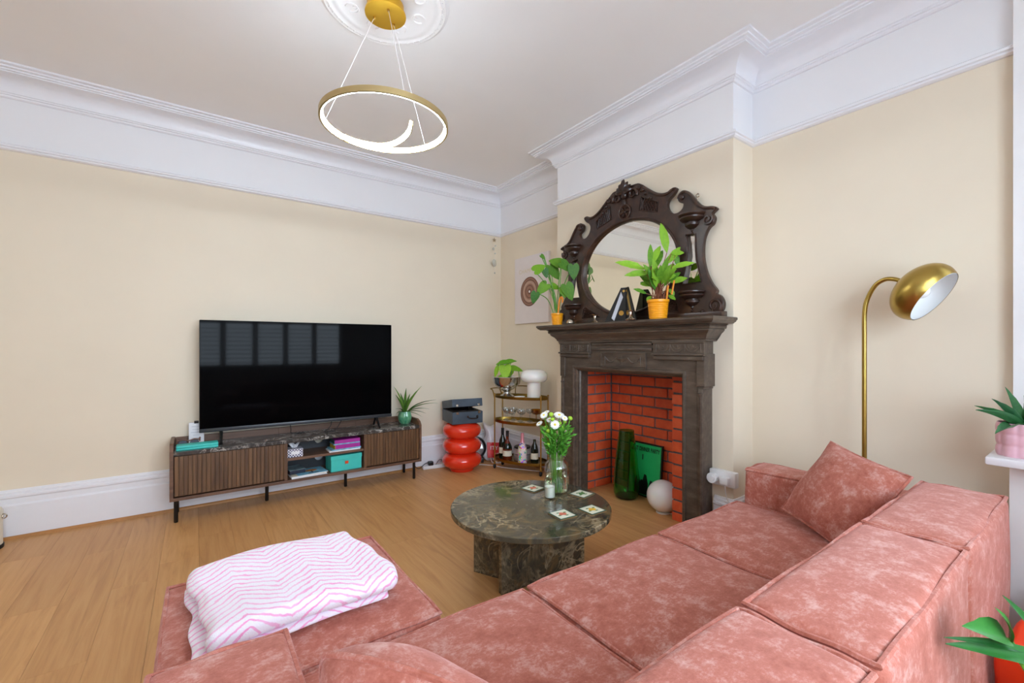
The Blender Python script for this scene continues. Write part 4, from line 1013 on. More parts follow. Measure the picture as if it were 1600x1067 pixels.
for k, (c, sz, (du, dv)) in enumerate(LA):
    c = Vector(c)-PA; d = (Rd*du+Ud*dv).normalized(); a = c-d*sz*.45; e = c+d*sz*.55
    flat = k in (0, 3)
    leaf(pa_, 'heart', 'leaf_heart', a, e, sz*(.8 if not flat else .9), (-Fd*.9+Ud*.45) if not flat else (Ud*.5-Fd))
    s0 = Vector((random.uniform(-.02, .02), random.uniform(-.02, .02), .09)); m_ = (s0+a)/2+Vector((0, 0, .04))+Vector((a.x, a.y, 0))*-.12
    sb_.tube(smooth_pts([s0, m_, a], 5), [.0035]*10+[.0022], 6)
sb_.tube(smooth_pts([(0, 0, .09), (-.03, .01, .22), (-.05, .02, .36), (-.115, .03, .56)], 5), .006, 6)
sb_.o('stems', 'stem_green', pa_)
b = B(); b.tube(smooth_pts([(-.01, -.02, .08), (-.02, -.05, .2), (-.02, -.07, .235), (-.015, -.085, .22), (-.015, -.08, .19)], 4), .008, 6); b.o('support_cane', 'orange_cane', pa_)
PB = Vector((2.475, 1.782, ZM))
pb_ = thing('lanceleaf_plant', 'bushy plant with long wavy leaves in a yellow ribbed pot before the mirror', 'plant', PB)
ribbed_pot(pb_, .068, .128)
LB = [((2.543, 1.763, 1.874), (2.506, 1.776, 2.075), .047), ((2.456, 1.831, 1.777), (2.457, 1.827, 1.938), .03), ((2.463, 1.83, 1.79), (2.519, 1.797, 1.935), .038), ((2.477, 1.827, 1.754), (2.548, 1.798, 1.911), .043), ((2.545, 1.757, 1.802), (2.585, 1.695, 1.913), .043), ((2.561, 1.742, 1.866), (2.593, 1.670, 1.871), .034), ((2.575, 1.719, 1.862), (2.575, 1.700, 1.782), .03), ((2.425, 1.844, 1.763), (2.257, 1.942, 1.823), .046), ((2.445, 1.821, 1.74), (2.287, 1.892, 1.73), .040), ((2.477, 1.827, 1.697), (2.422, 1.891, 1.747), .038), ((2.548, 1.734, 1.769), (2.59, 1.600, 1.799), .034), ((2.548, 1.741, 1.674), (2.577, 1.640, 1.701), .038), ((2.503, 1.806, 1.703), (2.566, 1.779, 1.794), .038), ((2.525, 1.781, 1.702), (2.575, 1.732, 1.81), .043), ((2.530, 1.763, 1.674), (2.580, 1.690, 1.745), .038), ((2.473, 1.824, 1.658), (2.414, 1.877, 1.676), .03), ((2.425, 1.837, 1.602), (2.336, 1.86, 1.634), .026), ((2.466, 1.827, 1.587), (2.442, 1.85, 1.557), .026), ((2.543, 1.747, 1.633), (2.554, 1.712, 1.591), .026), ((2.535, 1.748, 1.592), (2.538, 1.695, 1.562), .026), ((2.483, 1.806, 1.683), (2.464, 1.822, 1.769), .038), ((2.513, 1.793, 1.663), (2.549, 1.771, 1.751), .043)]
for k in range(24):
    a = random.uniform(0, 6.28); LB.append(((2.475+.04*math.cos(a), 1.782+.04*math.sin(a), 1.62+random.uniform(0, .08)), (2.46+.10*math.cos(a), 1.782+.13*math.sin(a), 1.68+random.uniform(0, .15)), .032))
sb_ = B()
for k, (a, e, wv) in enumerate(LB):
    a = Vector(a)-PB; e = Vector(e)-PB; d = (e-a).normalized()
    leaf(pb_, 'lance', 'leaf_lance', a, e, wv*1.2, (-Fd*.8+Ud*.5-Rd*.2) if abs(d.z) > .5 else (Ud*.45-Fd))
    s0 = Vector((random.uniform(-.04, .04), random.uniform(-.04, .04), .11)); sb_.tube(smooth_pts([s0, (s0+a)/2+Vector((0, 0, .015)), a], 4), .0026, 5)
sb_.o('stems', 'stem_brown', pb_)
b = B(); b.tube([(.03, -.04, .11), (.03, -.055, .22)], .007, 6); b.tube([(.04, -.075, .16), (.045, -.09, .25)], .006, 6); b.o('support_cane', 'orange_cane', pb_)
def candlestick(x, y, lab):
    t = thing('candlestick', lab, 'candlestick', (x, y, ZM))
    b = B(); b.lathe([(0, 0), (.034, 0), (.036, .004), (.026, .010), (.012, .018), (.008, .026), (.011, .036), (.012, .05), (.011, .056), (.024, .06), (.026, .064), (.010, .064), (0, .058)], 28); b.o('body', 'silver_tarnish', t)
candlestick(2.475, 2.345, 'small silver candlestick between the heart-leaved plant and the black folding board')
candlestick(2.385, 1.935, 'small silver candlestick between the black folding board and the bushy plant')
t = thing('desk_bell', 'small dark metal desk bell by the heart-leaved plant', 'bell', (2.53, 2.67, ZM))
b = B(); b.lathe([(0, 0), (.046, 0), (.046, .008), (.03, .012), (0, .012)], 24); b.o('base', 'ornament_dark', t); b = B(); b.lathe([(.036, .016), (.034, .03), (.022, .045), (.008, .052), (0, .054)], 24); b.o('dome', 'silver_tarnish', t)
fbd = thing('folding_board', 'black folding board with gold and pale wedge shapes leaning on the mirror', 'ornament', (2.535, 2.10, ZM))
for k, (y0, y1, xo) in enumerate(((.0, .115, 0), (-.115, -.002, 0))):
    b = B(); sg = 1 if k == 0 else -1
    pts = [(0, y0, 0), (0, y1, 0), (0, y1 if k == 1 else y0+.045, .235), (0, y0 if k == 0 else y0+.07, .235)]
    pts = [(0, 0, 0), (0, sg*.16, 0), (0, sg*.035, .25), (0, 0, .25)]
    b.prism(pts, (.008, 0, 0)); pn = b.o('panel', 'black_plastic', fbd, (0, 0, 0), (0, 0, sg*R(24)), smooth=None)
    b = B(); b.prism([(-.0012, sg*.02, .18), (-.0012, sg*.034, .22), (-.0012, sg*.105, .03), (-.0012, sg*.085, .01)], (.001, 0, 0)); b.o('wedge', 'pale_print' if k == 0 else 'brass', pn, smooth=None)
    b = B(); b.lathe([(0, 0), (.018, 0), (.018, .001), (0, .001)], 20, (-.002, sg*.032, .065), Matrix.Rotation(R(90), 4, 'Y')); b.o('medallion', 'brass', pn)
    b = B(); b.lathe([(0, 0), (.009, 0), (.009, .001), (0, .001)], 16, (-.002, sg*.014, .225), Matrix.Rotation(R(90), 4, 'Y')); b.o('gold_motif', 'brass', pn)

# ---------------------------------------------------------------- in the hearth
gv = thing('floor_vase', 'tall translucent green glass vase standing in the hearth', 'vase', (2.90, 2.395, 0))
pr_o = [(0, 0), (.07, .0), (.092, .014), (.104, .05), (.108, .10), (.103, .19), (.090, .32), (.074, .45), (.064, .53), (.062, .560)]
pr_i = [(.056, .560), (.058, .53), (.068, .45), (.084, .32), (.097, .19), (.102, .10), (.097, .05), (.085, .022), (0, .016)]
b = B(); b.lathe(pr_o+pr_i, 56); b.o('vessel', 'green_vase_glass', gv, smooth=60)
ps = thing('poster_frame', 'green poster in a black frame leaning on the firebox bricks', 'poster', (3.030, 2.325, 0.004))
tilt = R(5)
fr = B(); 
for y0, y1, z0, z1 in ((-.165, .165, 0, .012), (-.165, .165, .43, .442), (-.165, -.153, .012, .43), (.153, .165, .012, .43)): fr.box(-.008, .010, y0, y1, z0, z1, .001)
fr.o('frame', 'poster_black', ps, rot=(0, tilt, 0), smooth=None)
sheet = B().box(-.003, .004, -.154, .154, .011, .431).o('print', 'poster_green', ps, rot=(0, tilt, 0), smooth=None)
me = text_mesh('LAST DINNER PARTY', .031, .0004, 1.02, .0009); me.transform(Matrix(((0, 0, 1, 0), (-1, 0, 0, 0), (0, 1, 0, 0), (0, 0, 0, 1))) @ Matrix.Diagonal((.92, 1.5, 1, 1))); link('lettering', me, 'poster_black', sheet, (-.0042, 0, .372))
b = B()
for cy_, hh, wv in ((.06, .15, .05), (-.01, .17, .055), (-.07, .13, .05), (.015, .12, .08), (-.11, .09, .06)):
    b.prism([(-.0038, cy_-wv/2, .015), (-.0038, cy_+wv/2, .015), (-.0038, cy_+wv*.5, .015+hh*.6), (-.0038, cy_+wv*.2, .015+hh), (-.0038, cy_-wv*.2, .015+hh*.97), (-.0038, cy_-wv*.55, .015+hh*.55)], (.0006, 0, 0))
b.box(-.0038, -.0032, .02, .03, .30, .345); b.o('figures', 'poster_black', sheet, smooth=None)
gl = thing('globe_lamp', 'white opal globe lamp on the hearth floor', 'lamp', (2.865, 2.02, 0))
b = B(); b.lathe([(0, .006), (.045, .006), (.05, .010)]+[(.118*math.cos(a), .125+.118*math.sin(a)) for a in [R(-72+162*k/20) for k in range(21)]], 48); b.o('globe', 'opal_glass', gl, smooth=60)
b = B(); b.lathe([(0, 0), (.05, 0), (.05, .010), (0, .010)], 24); b.tube(smooth_pts([(.0, -.05, .006), (.05, -.09, .004), (.10, -.10, .004)], 4), .003, 6); b.o('base', 'white_plastic', gl)

# ---------------------------------------------------------------- wall socket with plugs by the surround
sk = thing('wall_socket', 'white double socket with plugs fixed above the skirting', 'socket', (XC, 1.435, .395))
b = B(); b.box(-.045, 0, -.085, .079, 0, .092, .005); b.o('back_box', 'white_plastic', sk)
b = B(); b.lathe([(0, 0), (.030, 0), (.032, .004), (.026, .012), (.024, .05), (0, .05)], 24, (-.088, .042, .045), Matrix.Rotation(R(90), 4, 'Y')); b.lathe([(0, -.004), (.018, -.004), (.02, 0)], 20, (-.088, .042, .045), Matrix.Rotation(R(90), 4, 'Y')); b.o('smart_plug', 'white_plastic', sk)
b = B(); b.box(-.082, -.044, -.058, -.006, .018, .064, .007); b.o('plug', 'white_plastic', sk)
b = B(); b.tube(smooth_pts([(-.065, -.032, .02), (-.062, -.04, -.05), (-.05, -.06, -.12), (-.06, -.08, -.20)], 5), .003, 6); b.o('cable', 'cable_white', sk)

# ---------------------------------------------------------------- coffee table
TZ = .40
tb_ = thing('coffee_table', 'round veined dark marble coffee table on slab legs', 'coffee table', (1.473, 1.868, 0))
b = B(); rt = .428; b.lathe([(0, TZ-.03), (rt-.004, TZ-.03), (rt, TZ-.026), (rt, TZ-.004), (rt-.004, TZ), (0, TZ)], 96); b.o('table_top', 'table_marble', tb_, smooth=30)
def slab(p, q, th=.028):
    p, q = Vector((p[0]-1.473, p[1]-1.868, 0)), Vector((q[0]-1.473, q[1]-1.868, 0)); d = (q-p); L = d.length; a = math.atan2(d.y, d.x)
    b = B(); b.box(0, L, -th/2, th/2, 0, TZ-.03, .002); b.o('slab_leg', 'table_marble', tb_, tuple(p), (0, 0, a), smooth=None)
slab((1.252, 1.835), (1.800, 1.800)); slab((1.270, 2.11), (1.40, 1.845)); slab((1.66, 1.828), (1.74, 2.12))
vs = thing('flower_vase', 'clear ribbed glass vase half filled with water on the coffee table', 'vase', (1.722, 1.935, TZ))
b = B(); b.lathe([(0, 0), (.060, 0), (.068, .006), (.072, .02), (.072, .145), (.066, .168), (.050, .184), (.047, .192), (.050, .206), (.052, .208), (.047, .207), (.0445, .193), (.047, .183), (.062, .166), (.0685, .145), (.0685, .02), (.062, .010), (0, .008)], 72, rib=(.012, 24)); b.o('vessel', 'vase_glass', vs, smooth=60)
b = B(); b.lathe([(0, .011), (.060, .012), (.0665, .022), (.0665, .095), (0, .095)], 40); b.o('water', 'water', vs)
fl = thing('daisy_bunch', 'bunch of white daisies and green buds standing in the glass vase', 'flowers', (1.722, 1.935, TZ+.012))
V0 = Vector((1.722, 1.935, TZ+.012))
FL = [((1.656, 2.014, .794), .041), ((1.642, 1.956, .852), .045), ((1.675, 1.945, .823), .037), ((1.674, 1.897, .803), .052), ((1.738, 1.932, .846), .06), ((1.73, 1.877, .837), .037), ((1.781, 1.927, .749), .03), ((1.653, 1.93, .765), .026), ((1.74, 1.91, .775), .026), ((1.663, 1.942, .685), .022), ((1.784, 1.886, .831), .03), ((1.66, 1.914, .861), .03), ((1.665, 1.908, .834), .026), ((1.743, 1.935, .80), .03), ((1.679, 1.982, .773), .026), ((1.80, 1.95, .80), .026), ((1.76, 2.0, .84), .034), ((1.70, 2.0, .86), .034)]
pet = B()
for ring, (n, rr, zz) in enumerate(((16, .5, .0), (14, .40, .07))):
    for k in range(n):
        a = 2*math.pi*k/n+ring*.2; c, s_ = math.cos(a), math.sin(a)
        pet.prism([(c*.1-s_*-.035, s_*.1+c*-.035, zz), (c*rr-s_*-.06, s_*rr+c*-.06, zz+.04), (c*(rr+.03), s_*(rr+.03), zz+.03), (c*rr-s_*.06, s_*rr+c*.06, zz+.04), (c*.1-s_*.035, s_*.1+c*.035, zz)], (0, 0, .012))
pm_ = pet.me('petals', 30); pm_.materials.append(MAT['petal'])
cm_ = B().sphere((0, 0, .08), .15, 12, 8, (1, 1, .5)).me('flower_core', 60); cm_.materials.append(MAT['petal_core'])
bd_ = B(); bd_.sphere((0, 0, 0), .5, 12, 8, (1, 1, .85)); bd_ = bd_.me('bud', 60); bd_.materials.append(MAT['bud_green'])
sg_ = B()
for k, (p, d) in enumerate(FL):
    p = Vector(p)-V0; bud = k in (7, 8, 9, 10, 11, 12, 13, 14, 15)
    nrm = (Vector((p.x, p.y, 0))*4+Ud*.6-Fd*.35); 
    if k == 3: nrm = -Fd*1.0+Ud*.45
    q = nrm.normalized().to_track_quat('Z', 'Y').to_euler()
    if bud: link('bud', bd_, None, fl, p, q, (d*.95,)*3)
    else:
        f_ = link('daisy_head', pm_, None, fl, p, q, (d,)*3); link('flower_core', cm_, None, f_)
    s0 = Vector((p.x*.25, p.y*.25, .0)); s1 = Vector((p.x*.42, p.y*.42, .20))
    sg_.tube(smooth_pts([s0, s1, p*.8+Vector((0, 0, .02)), p], 4), .0028, 5)
    for j in range(3):
        qd = p*(.72+.08*j); 
sg_.o('stems', 'stem_green', fl)
fo = B()
for k in range(760):
    a = random.uniform(0, 6.28); h = random.uniform(.20, .36); r0 = random.uniform(.01, .045+.30*(h-.2)); 
    c = Vector((r0*math.cos(a), r0*math.sin(a), h)); d = Vector((math.cos(a+random.uniform(-1, 1)), math.sin(a+random.uniform(-1, 1)), random.uniform(.2, 1.2))).normalized(); L = random.uniform(.022, .045)
    s_ = d.cross(Vector((random.uniform(-1, 1), random.uniform(-1, 1), random.uniform(-1, 1)))).normalized()*L*.16
    fo.poly([c, c+d*L*.5+s_, c+d*L]); fo.poly([c, c+d*L, c+d*L*.5-s_])
tag(fo.o('foliage', 'leaf_flower', fl, smooth=None), kind='stuff')
cd = thing('candle_jar', 'white candle in a clear glass tumbler beside the flower vase', 'candle', (1.618, 1.876, TZ))
b = B(); b.lathe([(0, 0), (.029, 0), (.031, .003), (.031, .088), (.029, .089), (.0285, .01), (0, .008)], 32); b.o('tumbler', 'vase_glass', cd, smooth=50)
b = B(); b.lathe([(0, .009), (.0278, .009), (.0278, .066), (.024, .064), (0, .063)], 32); b.tube([(0, 0, .063), (.001, 0, .072)], .001, 5); b.o('wax', 'wax', cd)
def coaster(x, y, rz, lab, mt):
    t = thing('coaster', lab, 'coaster', (x, y, TZ), R(rz)); s_ = .053
    b = B(); b.box(-s_, s_, -s_, s_, 0, .004, .001); b.o('cork_base', 'cork', t, smooth=None)
    b = B(); b.box(-s_, s_, -s_, s_, .004, .0058); b.o('green_border', 'coaster_green', t, smooth=None)
    b = B(); b.box(-s_*.86, s_*.86, -s_*.86, s_*.86, .0058, .0063); b.o('ivory_panel', 'coaster_ivory', t, smooth=None)
    b = B()
    for k in range(4): b.lathe([(0, .0067), (.011, .0067), (.011, .0063), (0, .0063)], 12, (.012*math.cos(k*1.7), .010*math.sin(k*1.7), k*.00006))
    b.o('fruit_picture', mt, t, smooth=None)
    b = B()
    for k in range(4): b.lathe([(0, .0066), (.008, .0066), (.008, .0063), (0, .0063)], 8, (.028*math.cos(k*1.5+.6), .024*math.sin(k*1.5+.6), 0), Matrix.Diagonal((1.3, .7, 1, 1)))
    b.o('leaf_picture', 'leaf_print', t, smooth=None)
coaster(1.506, 1.648, -4, 'coaster with coral fruit picture near the table edge', 'coral_print')
coaster(1.672, 1.605, 0, 'coaster with yellow fruit picture at the table edge', 'yellow_print')
coaster(1.804, 1.813, 10, 'coaster with green leaf picture just in front of the flower vase', 'leaf_print')
coaster(1.640, 2.056, 12, 'coaster lying behind the candle and flower vase', 'coral_print')

# ---------------------------------------------------------------- sofa
SO = Vector((1.285, .72, 0))
so = thing('sofa', 'long rust pink chenille sofa with low block arms', 'sofa', SO)
def piping(pts, name, parent, r=.0065, closed=False):
    return B().tube(pts, r, 6, closed=closed).o(name, 'chenille', parent)
def wr_(seed, amp=.006):
    ph = [random.Random(seed+k).uniform(0, 6) for k in range(4)]
    def f(q, p):
        q.z += amp*.5*(math.sin(q.x*9+ph[0])*math.sin(q.y*7+ph[1])) if p.z > 0 else 0
        q.x += amp*.4*math.sin(q.z*13+q.y*5+ph[2]); q.y += amp*.4*math.sin(q.z*11+q.x*6+ph[3])
        return q
    return f
def block(name, parent, x0, x1, y0, y1, z0, z1, r, bulge, seed, pipe=True, org=SO):
    c = Vector(((x0+x1)/2, (y0+y1)/2, (z0+z1)/2)); h = ((x1-x0)/2, (y1-y0)/2, (z1-z0)/2)
    o = rbox(h, r, (14, 12, 8), bulge, wr_(seed)).o(name, 'chenille', parent, c-org, smooth=70)
    if pipe:
        i = r*.30; q = r*.30; pts = []
        hx, hy, hz = h[0]-i, h[1]-i, h[2]-q
        n = 10
        for (ax, ay, bx_, by_) in ((-1, -1, 1, -1), (1, -1, 1, 1), (1, 1, -1, 1), (-1, 1, -1, -1)):
            for k in range(n):
                t = k/n; e = abs(2*t-1)**6; px = ax+(bx_-ax)*t; py = ay+(by_-ay)*t; sag = .0035*math.sin(t*math.pi*3+seed)
                bz = bulge[2]*.0
                pts.append(Vector((px*hx, py*hy, hz+sag+.002)))
        piping(pts, 'piping', o, closed=True)
    return o
xs = [.19, .948, 1.702, 2.428]
for k in range(3):
    block('seat_cushion', so, xs[k]+.004, xs[k+1]-.004, .44, 1.24, .20, .405, .030, (.004, .006, .022), 11+k)
    block('seat_base', so, xs[k]+.004, xs[k+1]-.004, .26, 1.225, .03, .205, .015, (0, .004, 0), 21+k, False)
    block('back_cushion', so, xs[k]+.005, xs[k+1]-.003, .236, .485, .10, .70, .030, (.004, .010, .014), 31+k)
block('arm', so, -.085, .183, .24, 1.165, .03, .585, .028, (.004, .004, .010), 41)
block('arm', so, 2.430, 2.655, .345, 1.205, .03, .590, .028, (.004, .004, .010), 42)
for x_ in (-.03, 2.6):
    for y_ in (.30, 1.12): b = B(); b.box(x_-.03-SO.x, x_+.03-SO.x, y_-.03-SO.y, y_+.03-SO.y, 0, .035, .004); b.o('foot', 'black_plastic', so)
ot = thing('ottoman', 'square rust pink chenille ottoman pushed against the sofa', 'ottoman', (.28, 1.615, 0))
OO = Vector((.28, 1.615, 0))
block('seat_cushion', ot, -.085, .645, 1.262, 1.968, .19, .405, .028, (.004, .006, .018), 51, True, OO)
block('base', ot, -.083, .643, 1.264, 1.966, .03, .195, .015, (0, .003, 0), 52, False, OO)
for x_ in (-.30, .30):
    for y_ in (-.29, .29): b = B(); b.box(x_-.03, x_+.03, y_-.03, y_+.03, 0, .035, .004); b.o('foot', 'black_plastic', ot)
# scatter cushions
def scatter(label, centre, xdir, updir, w, h, th, seed, round_=2.2, corner=0.0):
    """pillow: two puffed skins meeting at a piped edge; corners pulled out"""
    X = Vector(xdir).normalized(); Zv = Vector(updir); Zv = (Zv-X*Zv.dot(X)).normalized(); N = X.cross(Zv)
    t = thing('scatter_cushion', label, 'cushion', centre)
    t.rotation_euler = Matrix((X, -N, Zv)).transposed().to_euler()
    rn = random.Random(seed); ph = [rn.uniform(0, 6) for _ in range(4)]
    def edge(u, v):
        pin = 1-.055*(1-abs(v)**2)*(abs(u)**3); pin2 = 1-.055*(1-abs(u)**2)*(abs(v)**3)
        if corner: return u*w/2*math.sqrt(1-corner*v*v), v*h/2*math.sqrt(1-corner*u*u)
        return u*w/2*pin, v*h/2*pin2
    b = B()
    for sg in (1, -1):
        def f(u, v):
            u, v = 2*u-1, 2*v-1; x, z = edge(u, v)
            puff = ((1-abs(u)**round_)*(1-abs(v)**round_))**.55
            wr = .006*math.sin(x*26+z*9+ph[0])*math.sin(z*19+ph[1])*puff+.008*math.sin((x+z)*22+ph[2])*(1-puff)*(puff > .02)
            return Vector((x, sg*(th/2*puff+wr+.003), z))
        b.grid(f, 26, 26)
    bmesh.ops.remove_doubles(b.bm, verts=b.bm.verts[:], dist=.0005)
    b.o('cover', 'chenille', t, smooth=80)
    pts = []
    for (a0_, b0_, a1_, b1_) in ((-1, -1, 1, -1), (1, -1, 1, 1), (1, 1, -1, 1), (-1, 1, -1, -1)):
        for k in range(12): u = a0_+(a1_-a0_)*k/12; v = b0_+(b1_-b0_)*k/12; x, z = edge(u, v); pts.append(Vector((x, 0, z)))
    piping(pts, 'piping', t, .006, True)
    return t
scatter('rust pink scatter cushion leaning in the corner by the sofa arm', (2.283, .716, .605), (.514, .847, .137), (.405, -.381, .831), .395, .395, .15, 5)
scatter('rust scatter cushion leaning on the back of the seat next to the ottoman', (.322, .722, .566), (.55, -.83, 0), (-.22, -.15, .85), .42, .31, .17, 8, 2.6, .30)
# blanket
bl = thing('folded_blanket', 'folded white fleece blanket with pink zebra chevrons on the ottoman', 'blanket', (.265, 1.625, .428), R(4))
def blank(seed, lx):
    def f(q, p):
        a = math.sin(q.x*13+seed)*.006+math.sin(q.y*17+seed*2)*.005
        if p.z > 0: q.z += a*.6+.004*math.sin(q.x*7+q.y*9)
        q.x += .012*math.sin(q.y*9+seed)+.006*math.sin(q.y*31); q.y += .010*math.sin(q.x*10+seed)
        return q
    return f
rbox((.266, .236, .011), .0105, (22, 20, 4), (.004, .004, .001), blank(1.0, .5)).o('lower_fold', 'blanket_fleece', bl, (-.016, -.004, .011), smooth=80)
rbox((.266, .240, .028), .027, (24, 22, 4), (.006, .006, .004), blank(2.3, .5)).o('upper_fold', 'blanket_fleece', bl, (.006, .004, .045), smooth=80)

# ---------------------------------------------------------------- brass floor lamp
lp = thing('floor_lamp', 'brass arc floor lamp with dome shade behind the sofa arm', 'lamp', (2.756, .760, 0))
b = B(); b.lathe([(0, 0), (.115, 0), (.118, .004), (.118, .014), (.11, .02), (.02, .024), (.014, .04), (0, .04)], 40); b.o('base', 'lamp_gold', lp)
hc = Vector((2.70, .528, 1.498))-Vector((2.775, .765, 0))
ax = (Rd*.34-Ud*.52-Fd*.62).normalized()      # opening direction
top = hc-ax*.03+Vector((-.02, .12, .06))
b = B(); pts = [(0, 0, .03), (0, 0, 1.30), (0, -.001, 1.42), (0.002, -.012, 1.49), (-.004, -.045, 1.555), (-.01, -.085, 1.58), (-.018, -.125, 1.575), (-.03, -.155, 1.558)]
b.tube([pts[0], pts[1]]+smooth_pts([Vector(p) for p in pts[1:]], 5), .0105, 12); b.o('pole', 'lamp_gold', lp)
Q = ax.to_track_quat('Z', 'Y').to_matrix().to_4x4()
prof = [(.138*math.cos(a), -.098*math.sin(a)) for a in [R(90-k*6.2) for k in range(20)]]
prof = [(max(0, r), z) for r, z in prof]
b = B(); b.lathe(prof, 48, hc, Q); b.o('shade', 'lamp_gold', lp, smooth=60)
b = B(); b.lathe([(max(0, r-.003), z*.97+.001) for r, z in prof], 48, hc, Q); b.o('shade_lining', 'shade_inside', lp, smooth=60)
b = B(); b.sphere(hc+ax*(-.01), .034, 18, 12); b.o('bulb', 'bulb_white', lp)
b = B(); b.lathe([(0, -.09), (.014, -.088), (.016, -.04), (0, -.035)], 16, hc, Q); b.o('socket', 'white_plastic', lp)

# ---------------------------------------------------------------- ring pendant
ch = thing('ring_pendant', 'gold ring pendant light with inner glowing strip and curl', 'pendant light', (.80, 2.222, H))
zc = 2.40-H
b = B(); b.lathe([(0, -.018), (.092, -.018), (.092, -.060), (.102, -.060), (.103, -.066), (.102, -.070), (0, -.071)], 56); b.o('canopy', 'canopy_gold', ch, smooth=30)
cab = [((.757, 2.267), (.567, 2.384)), ((.797, 2.174), (.774, 1.902)), ((.856, 2.256), (1.09, 2.36))]
rr = .312
for (p, q) in cab:
    q2 = Vector((q[0]-.80, q[1]-2.222)); q2 = q2.normalized()*rr
    b = B(); b.tube([(p[0]-.80, p[1]-2.222, -.07), (q2.x, q2.y, zc+.014)], .0011, 5); b.o('cable', 'cable_white', ch)
    b = B(); b.lathe([(.007, -.071), (.007, -.078), (.003, -.082), (0, -.083)], 12, (p[0]-.80, p[1]-2.222, 0)); b.o('cable_grip', 'brass', ch)
n = 96
def band(path, name, mat, r0, r1, z0, z1, closed):
    """flat band following a plan path; r0/r1 offsets along the outward normal"""
    b = B(); P = [Vector((p[0], p[1], 0)) for p in path]; N = len(P); rings = []
    for i in range(N):
        d = (P[(i+1) % N]-P[i-1]) if closed else (P[min(i+1, N-1)]-P[max(i-1, 0)]); d.normalize(); nn = Vector((d.y, -d.x, 0))
        rings.append([b.bm.verts.new(P[i]+nn*o_+Vector((0, 0, z_))) for o_, z_ in ((r0, z0), (r1, z0), (r1, z1), (r0, z1))])
    for i in range(N if closed else N-1):
        A, C = rings[i], rings[(i+1) % N]
        for k in range(4): b._face((A[k], A[(k+1) % 4], C[(k+1) % 4], C[k]))
    if not closed: b._face(rings[0]); b._face(rings[-1])
    return b.o(name, mat, ch, smooth=40)
circ_ = [(rr*math.cos(2*math.pi*k/n), rr*math.sin(2*math.pi*k/n)) for k in range(n)]
band(circ_, 'ring', 'ring_gold', -.003, .007, zc-.014, zc+.014, True)
band(circ_, 'light_baffle', 'ring_gold', -.0145, -.002, zc+.011, zc+.014, True)  # lip added above the strip to hold its light off the ceiling
band(circ_, 'light_strip', 'led', -.009, -.003, zc-.012, zc+.008, True)
curl = smooth_pts([Vector((x-.80, y-2.222, 0)) for x, y in ((.66, 2.49), (.715, 2.507), (.79, 2.505), (.868, 2.475), (.918, 2.40), (.935, 2.30), (.928, 2.21), (.904, 2.132))], 6)
band(curl, 'curl', 'ring_gold', -.007, -.001, zc-.014, zc+.012, False); band(curl, 'light_baffle', 'ring_gold', -.002, .0105, zc+.010, zc+.013, False); band(curl, 'curl_strip', 'led', -.001, .005, zc-.012, zc+.008, False)  # the lip over the curl strip is likewise added to block upward light

# ---------------------------------------------------------------- right edge: sill plant, bag, packages, crate
pk = thing('pink_planter', 'agave-like plant in a pink quilted pot on the window board', 'plant', (2.715, .238, .806))
PK = Vector((2.715, .238, .806))
rings = []
b = B(); nq = 64
for i in range(25):
    z_ = .135*i/24; r_ = .058*(1+.085*abs(math.sin(3*math.pi*i/24))**.6)
    rings.append([b.bm.verts.new(((r_+.006*abs(math.sin(4*a))**.5)*math.cos(a)*1.0, (r_+.006*abs(math.sin(4*a))**.5)*math.sin(a), z_)) for a in [2*math.pi*k/nq for k in range(nq)]])
for A, C in zip(rings, rings[1:]):
    for k in range(nq): b._face((A[k], A[(k+1) % nq], C[(k+1) % nq], C[k]))
b._face(rings[0]); b.o('pot', 'pink_ceramic', pk, smooth=60)
b = B(); b.lathe([(0, .125), (.058, .122), (.058, .115), (0, .115)], 20); b.o('soil', 'soil', pk)
for p in ((2.457, .322, 1.036), (2.52, .332, 1.04), (2.555, .29, 1.064), (2.69, .261, 1.085), (2.482, .279, .943), (2.80, .22, 1.05), (2.76, .12, 1.06), (2.66, .10, 1.03), (2.72, .18, 1.10)):
    q = Vector(p)-PK; s0 = Vector((q.x*.08, q.y*.08, .12)); leaf(pk, 'agave', 'leaf_dark', s0, q, .042, Ud if abs((q-s0).normalized().z) < .8 else -Fd)
og = thing('orange_bag', 'orange and yellow printed shopping bag standing behind the sofa', 'bag', (2.04, .085, 0), R(-14))
def sl2(q, p):
    q.x *= 1.0+.06*p.z; q.x += .010*math.sin(q.z*20+q.y*8); q.y += .008*math.sin(q.x*26+q.z*12)
    if p.z > .6: q.z += .022*math.sin(q.x*14+1)
    return q
rbox((.19, .085, .205), .018, (14, 8, 12), (.01, .012, 0), sl2).o('sack', 'bag_orange', og, (0, 0, .205))
for k, (x0, x1, z0, z1, mt) in enumerate(((-.17, -.09, .02, .21, 'bag_yellow'), (-.12, .15, .355, .385, 'paper'), (.02, .15, .05, .27, 'bag_yellow'))):
    b = B(); b.grid(lambda u, v: Vector((x0+(x1-x0)*u, -.104-.004*math.sin(u*5), z0+(z1-z0)*v*(1-.2*u))), 6, 6); b.o('print_patch', mt, og)
    if k == 0:
        b = B(); b.grid(lambda u, v: Vector((-.211-.003*math.sin(u*5), -.05+.09*u, .03+.20*v*(1-.3*u))), 6, 6); b.o('print_patch', mt, og)
b = B(); b.tube(smooth_pts([(-.08, -.06, .40), (-.07, -.07, .47), (.0, -.075, .50), (.07, -.07, .47), (.08, -.06, .40)], 5), .007, 6); b.o('handle', 'bag_orange', og)
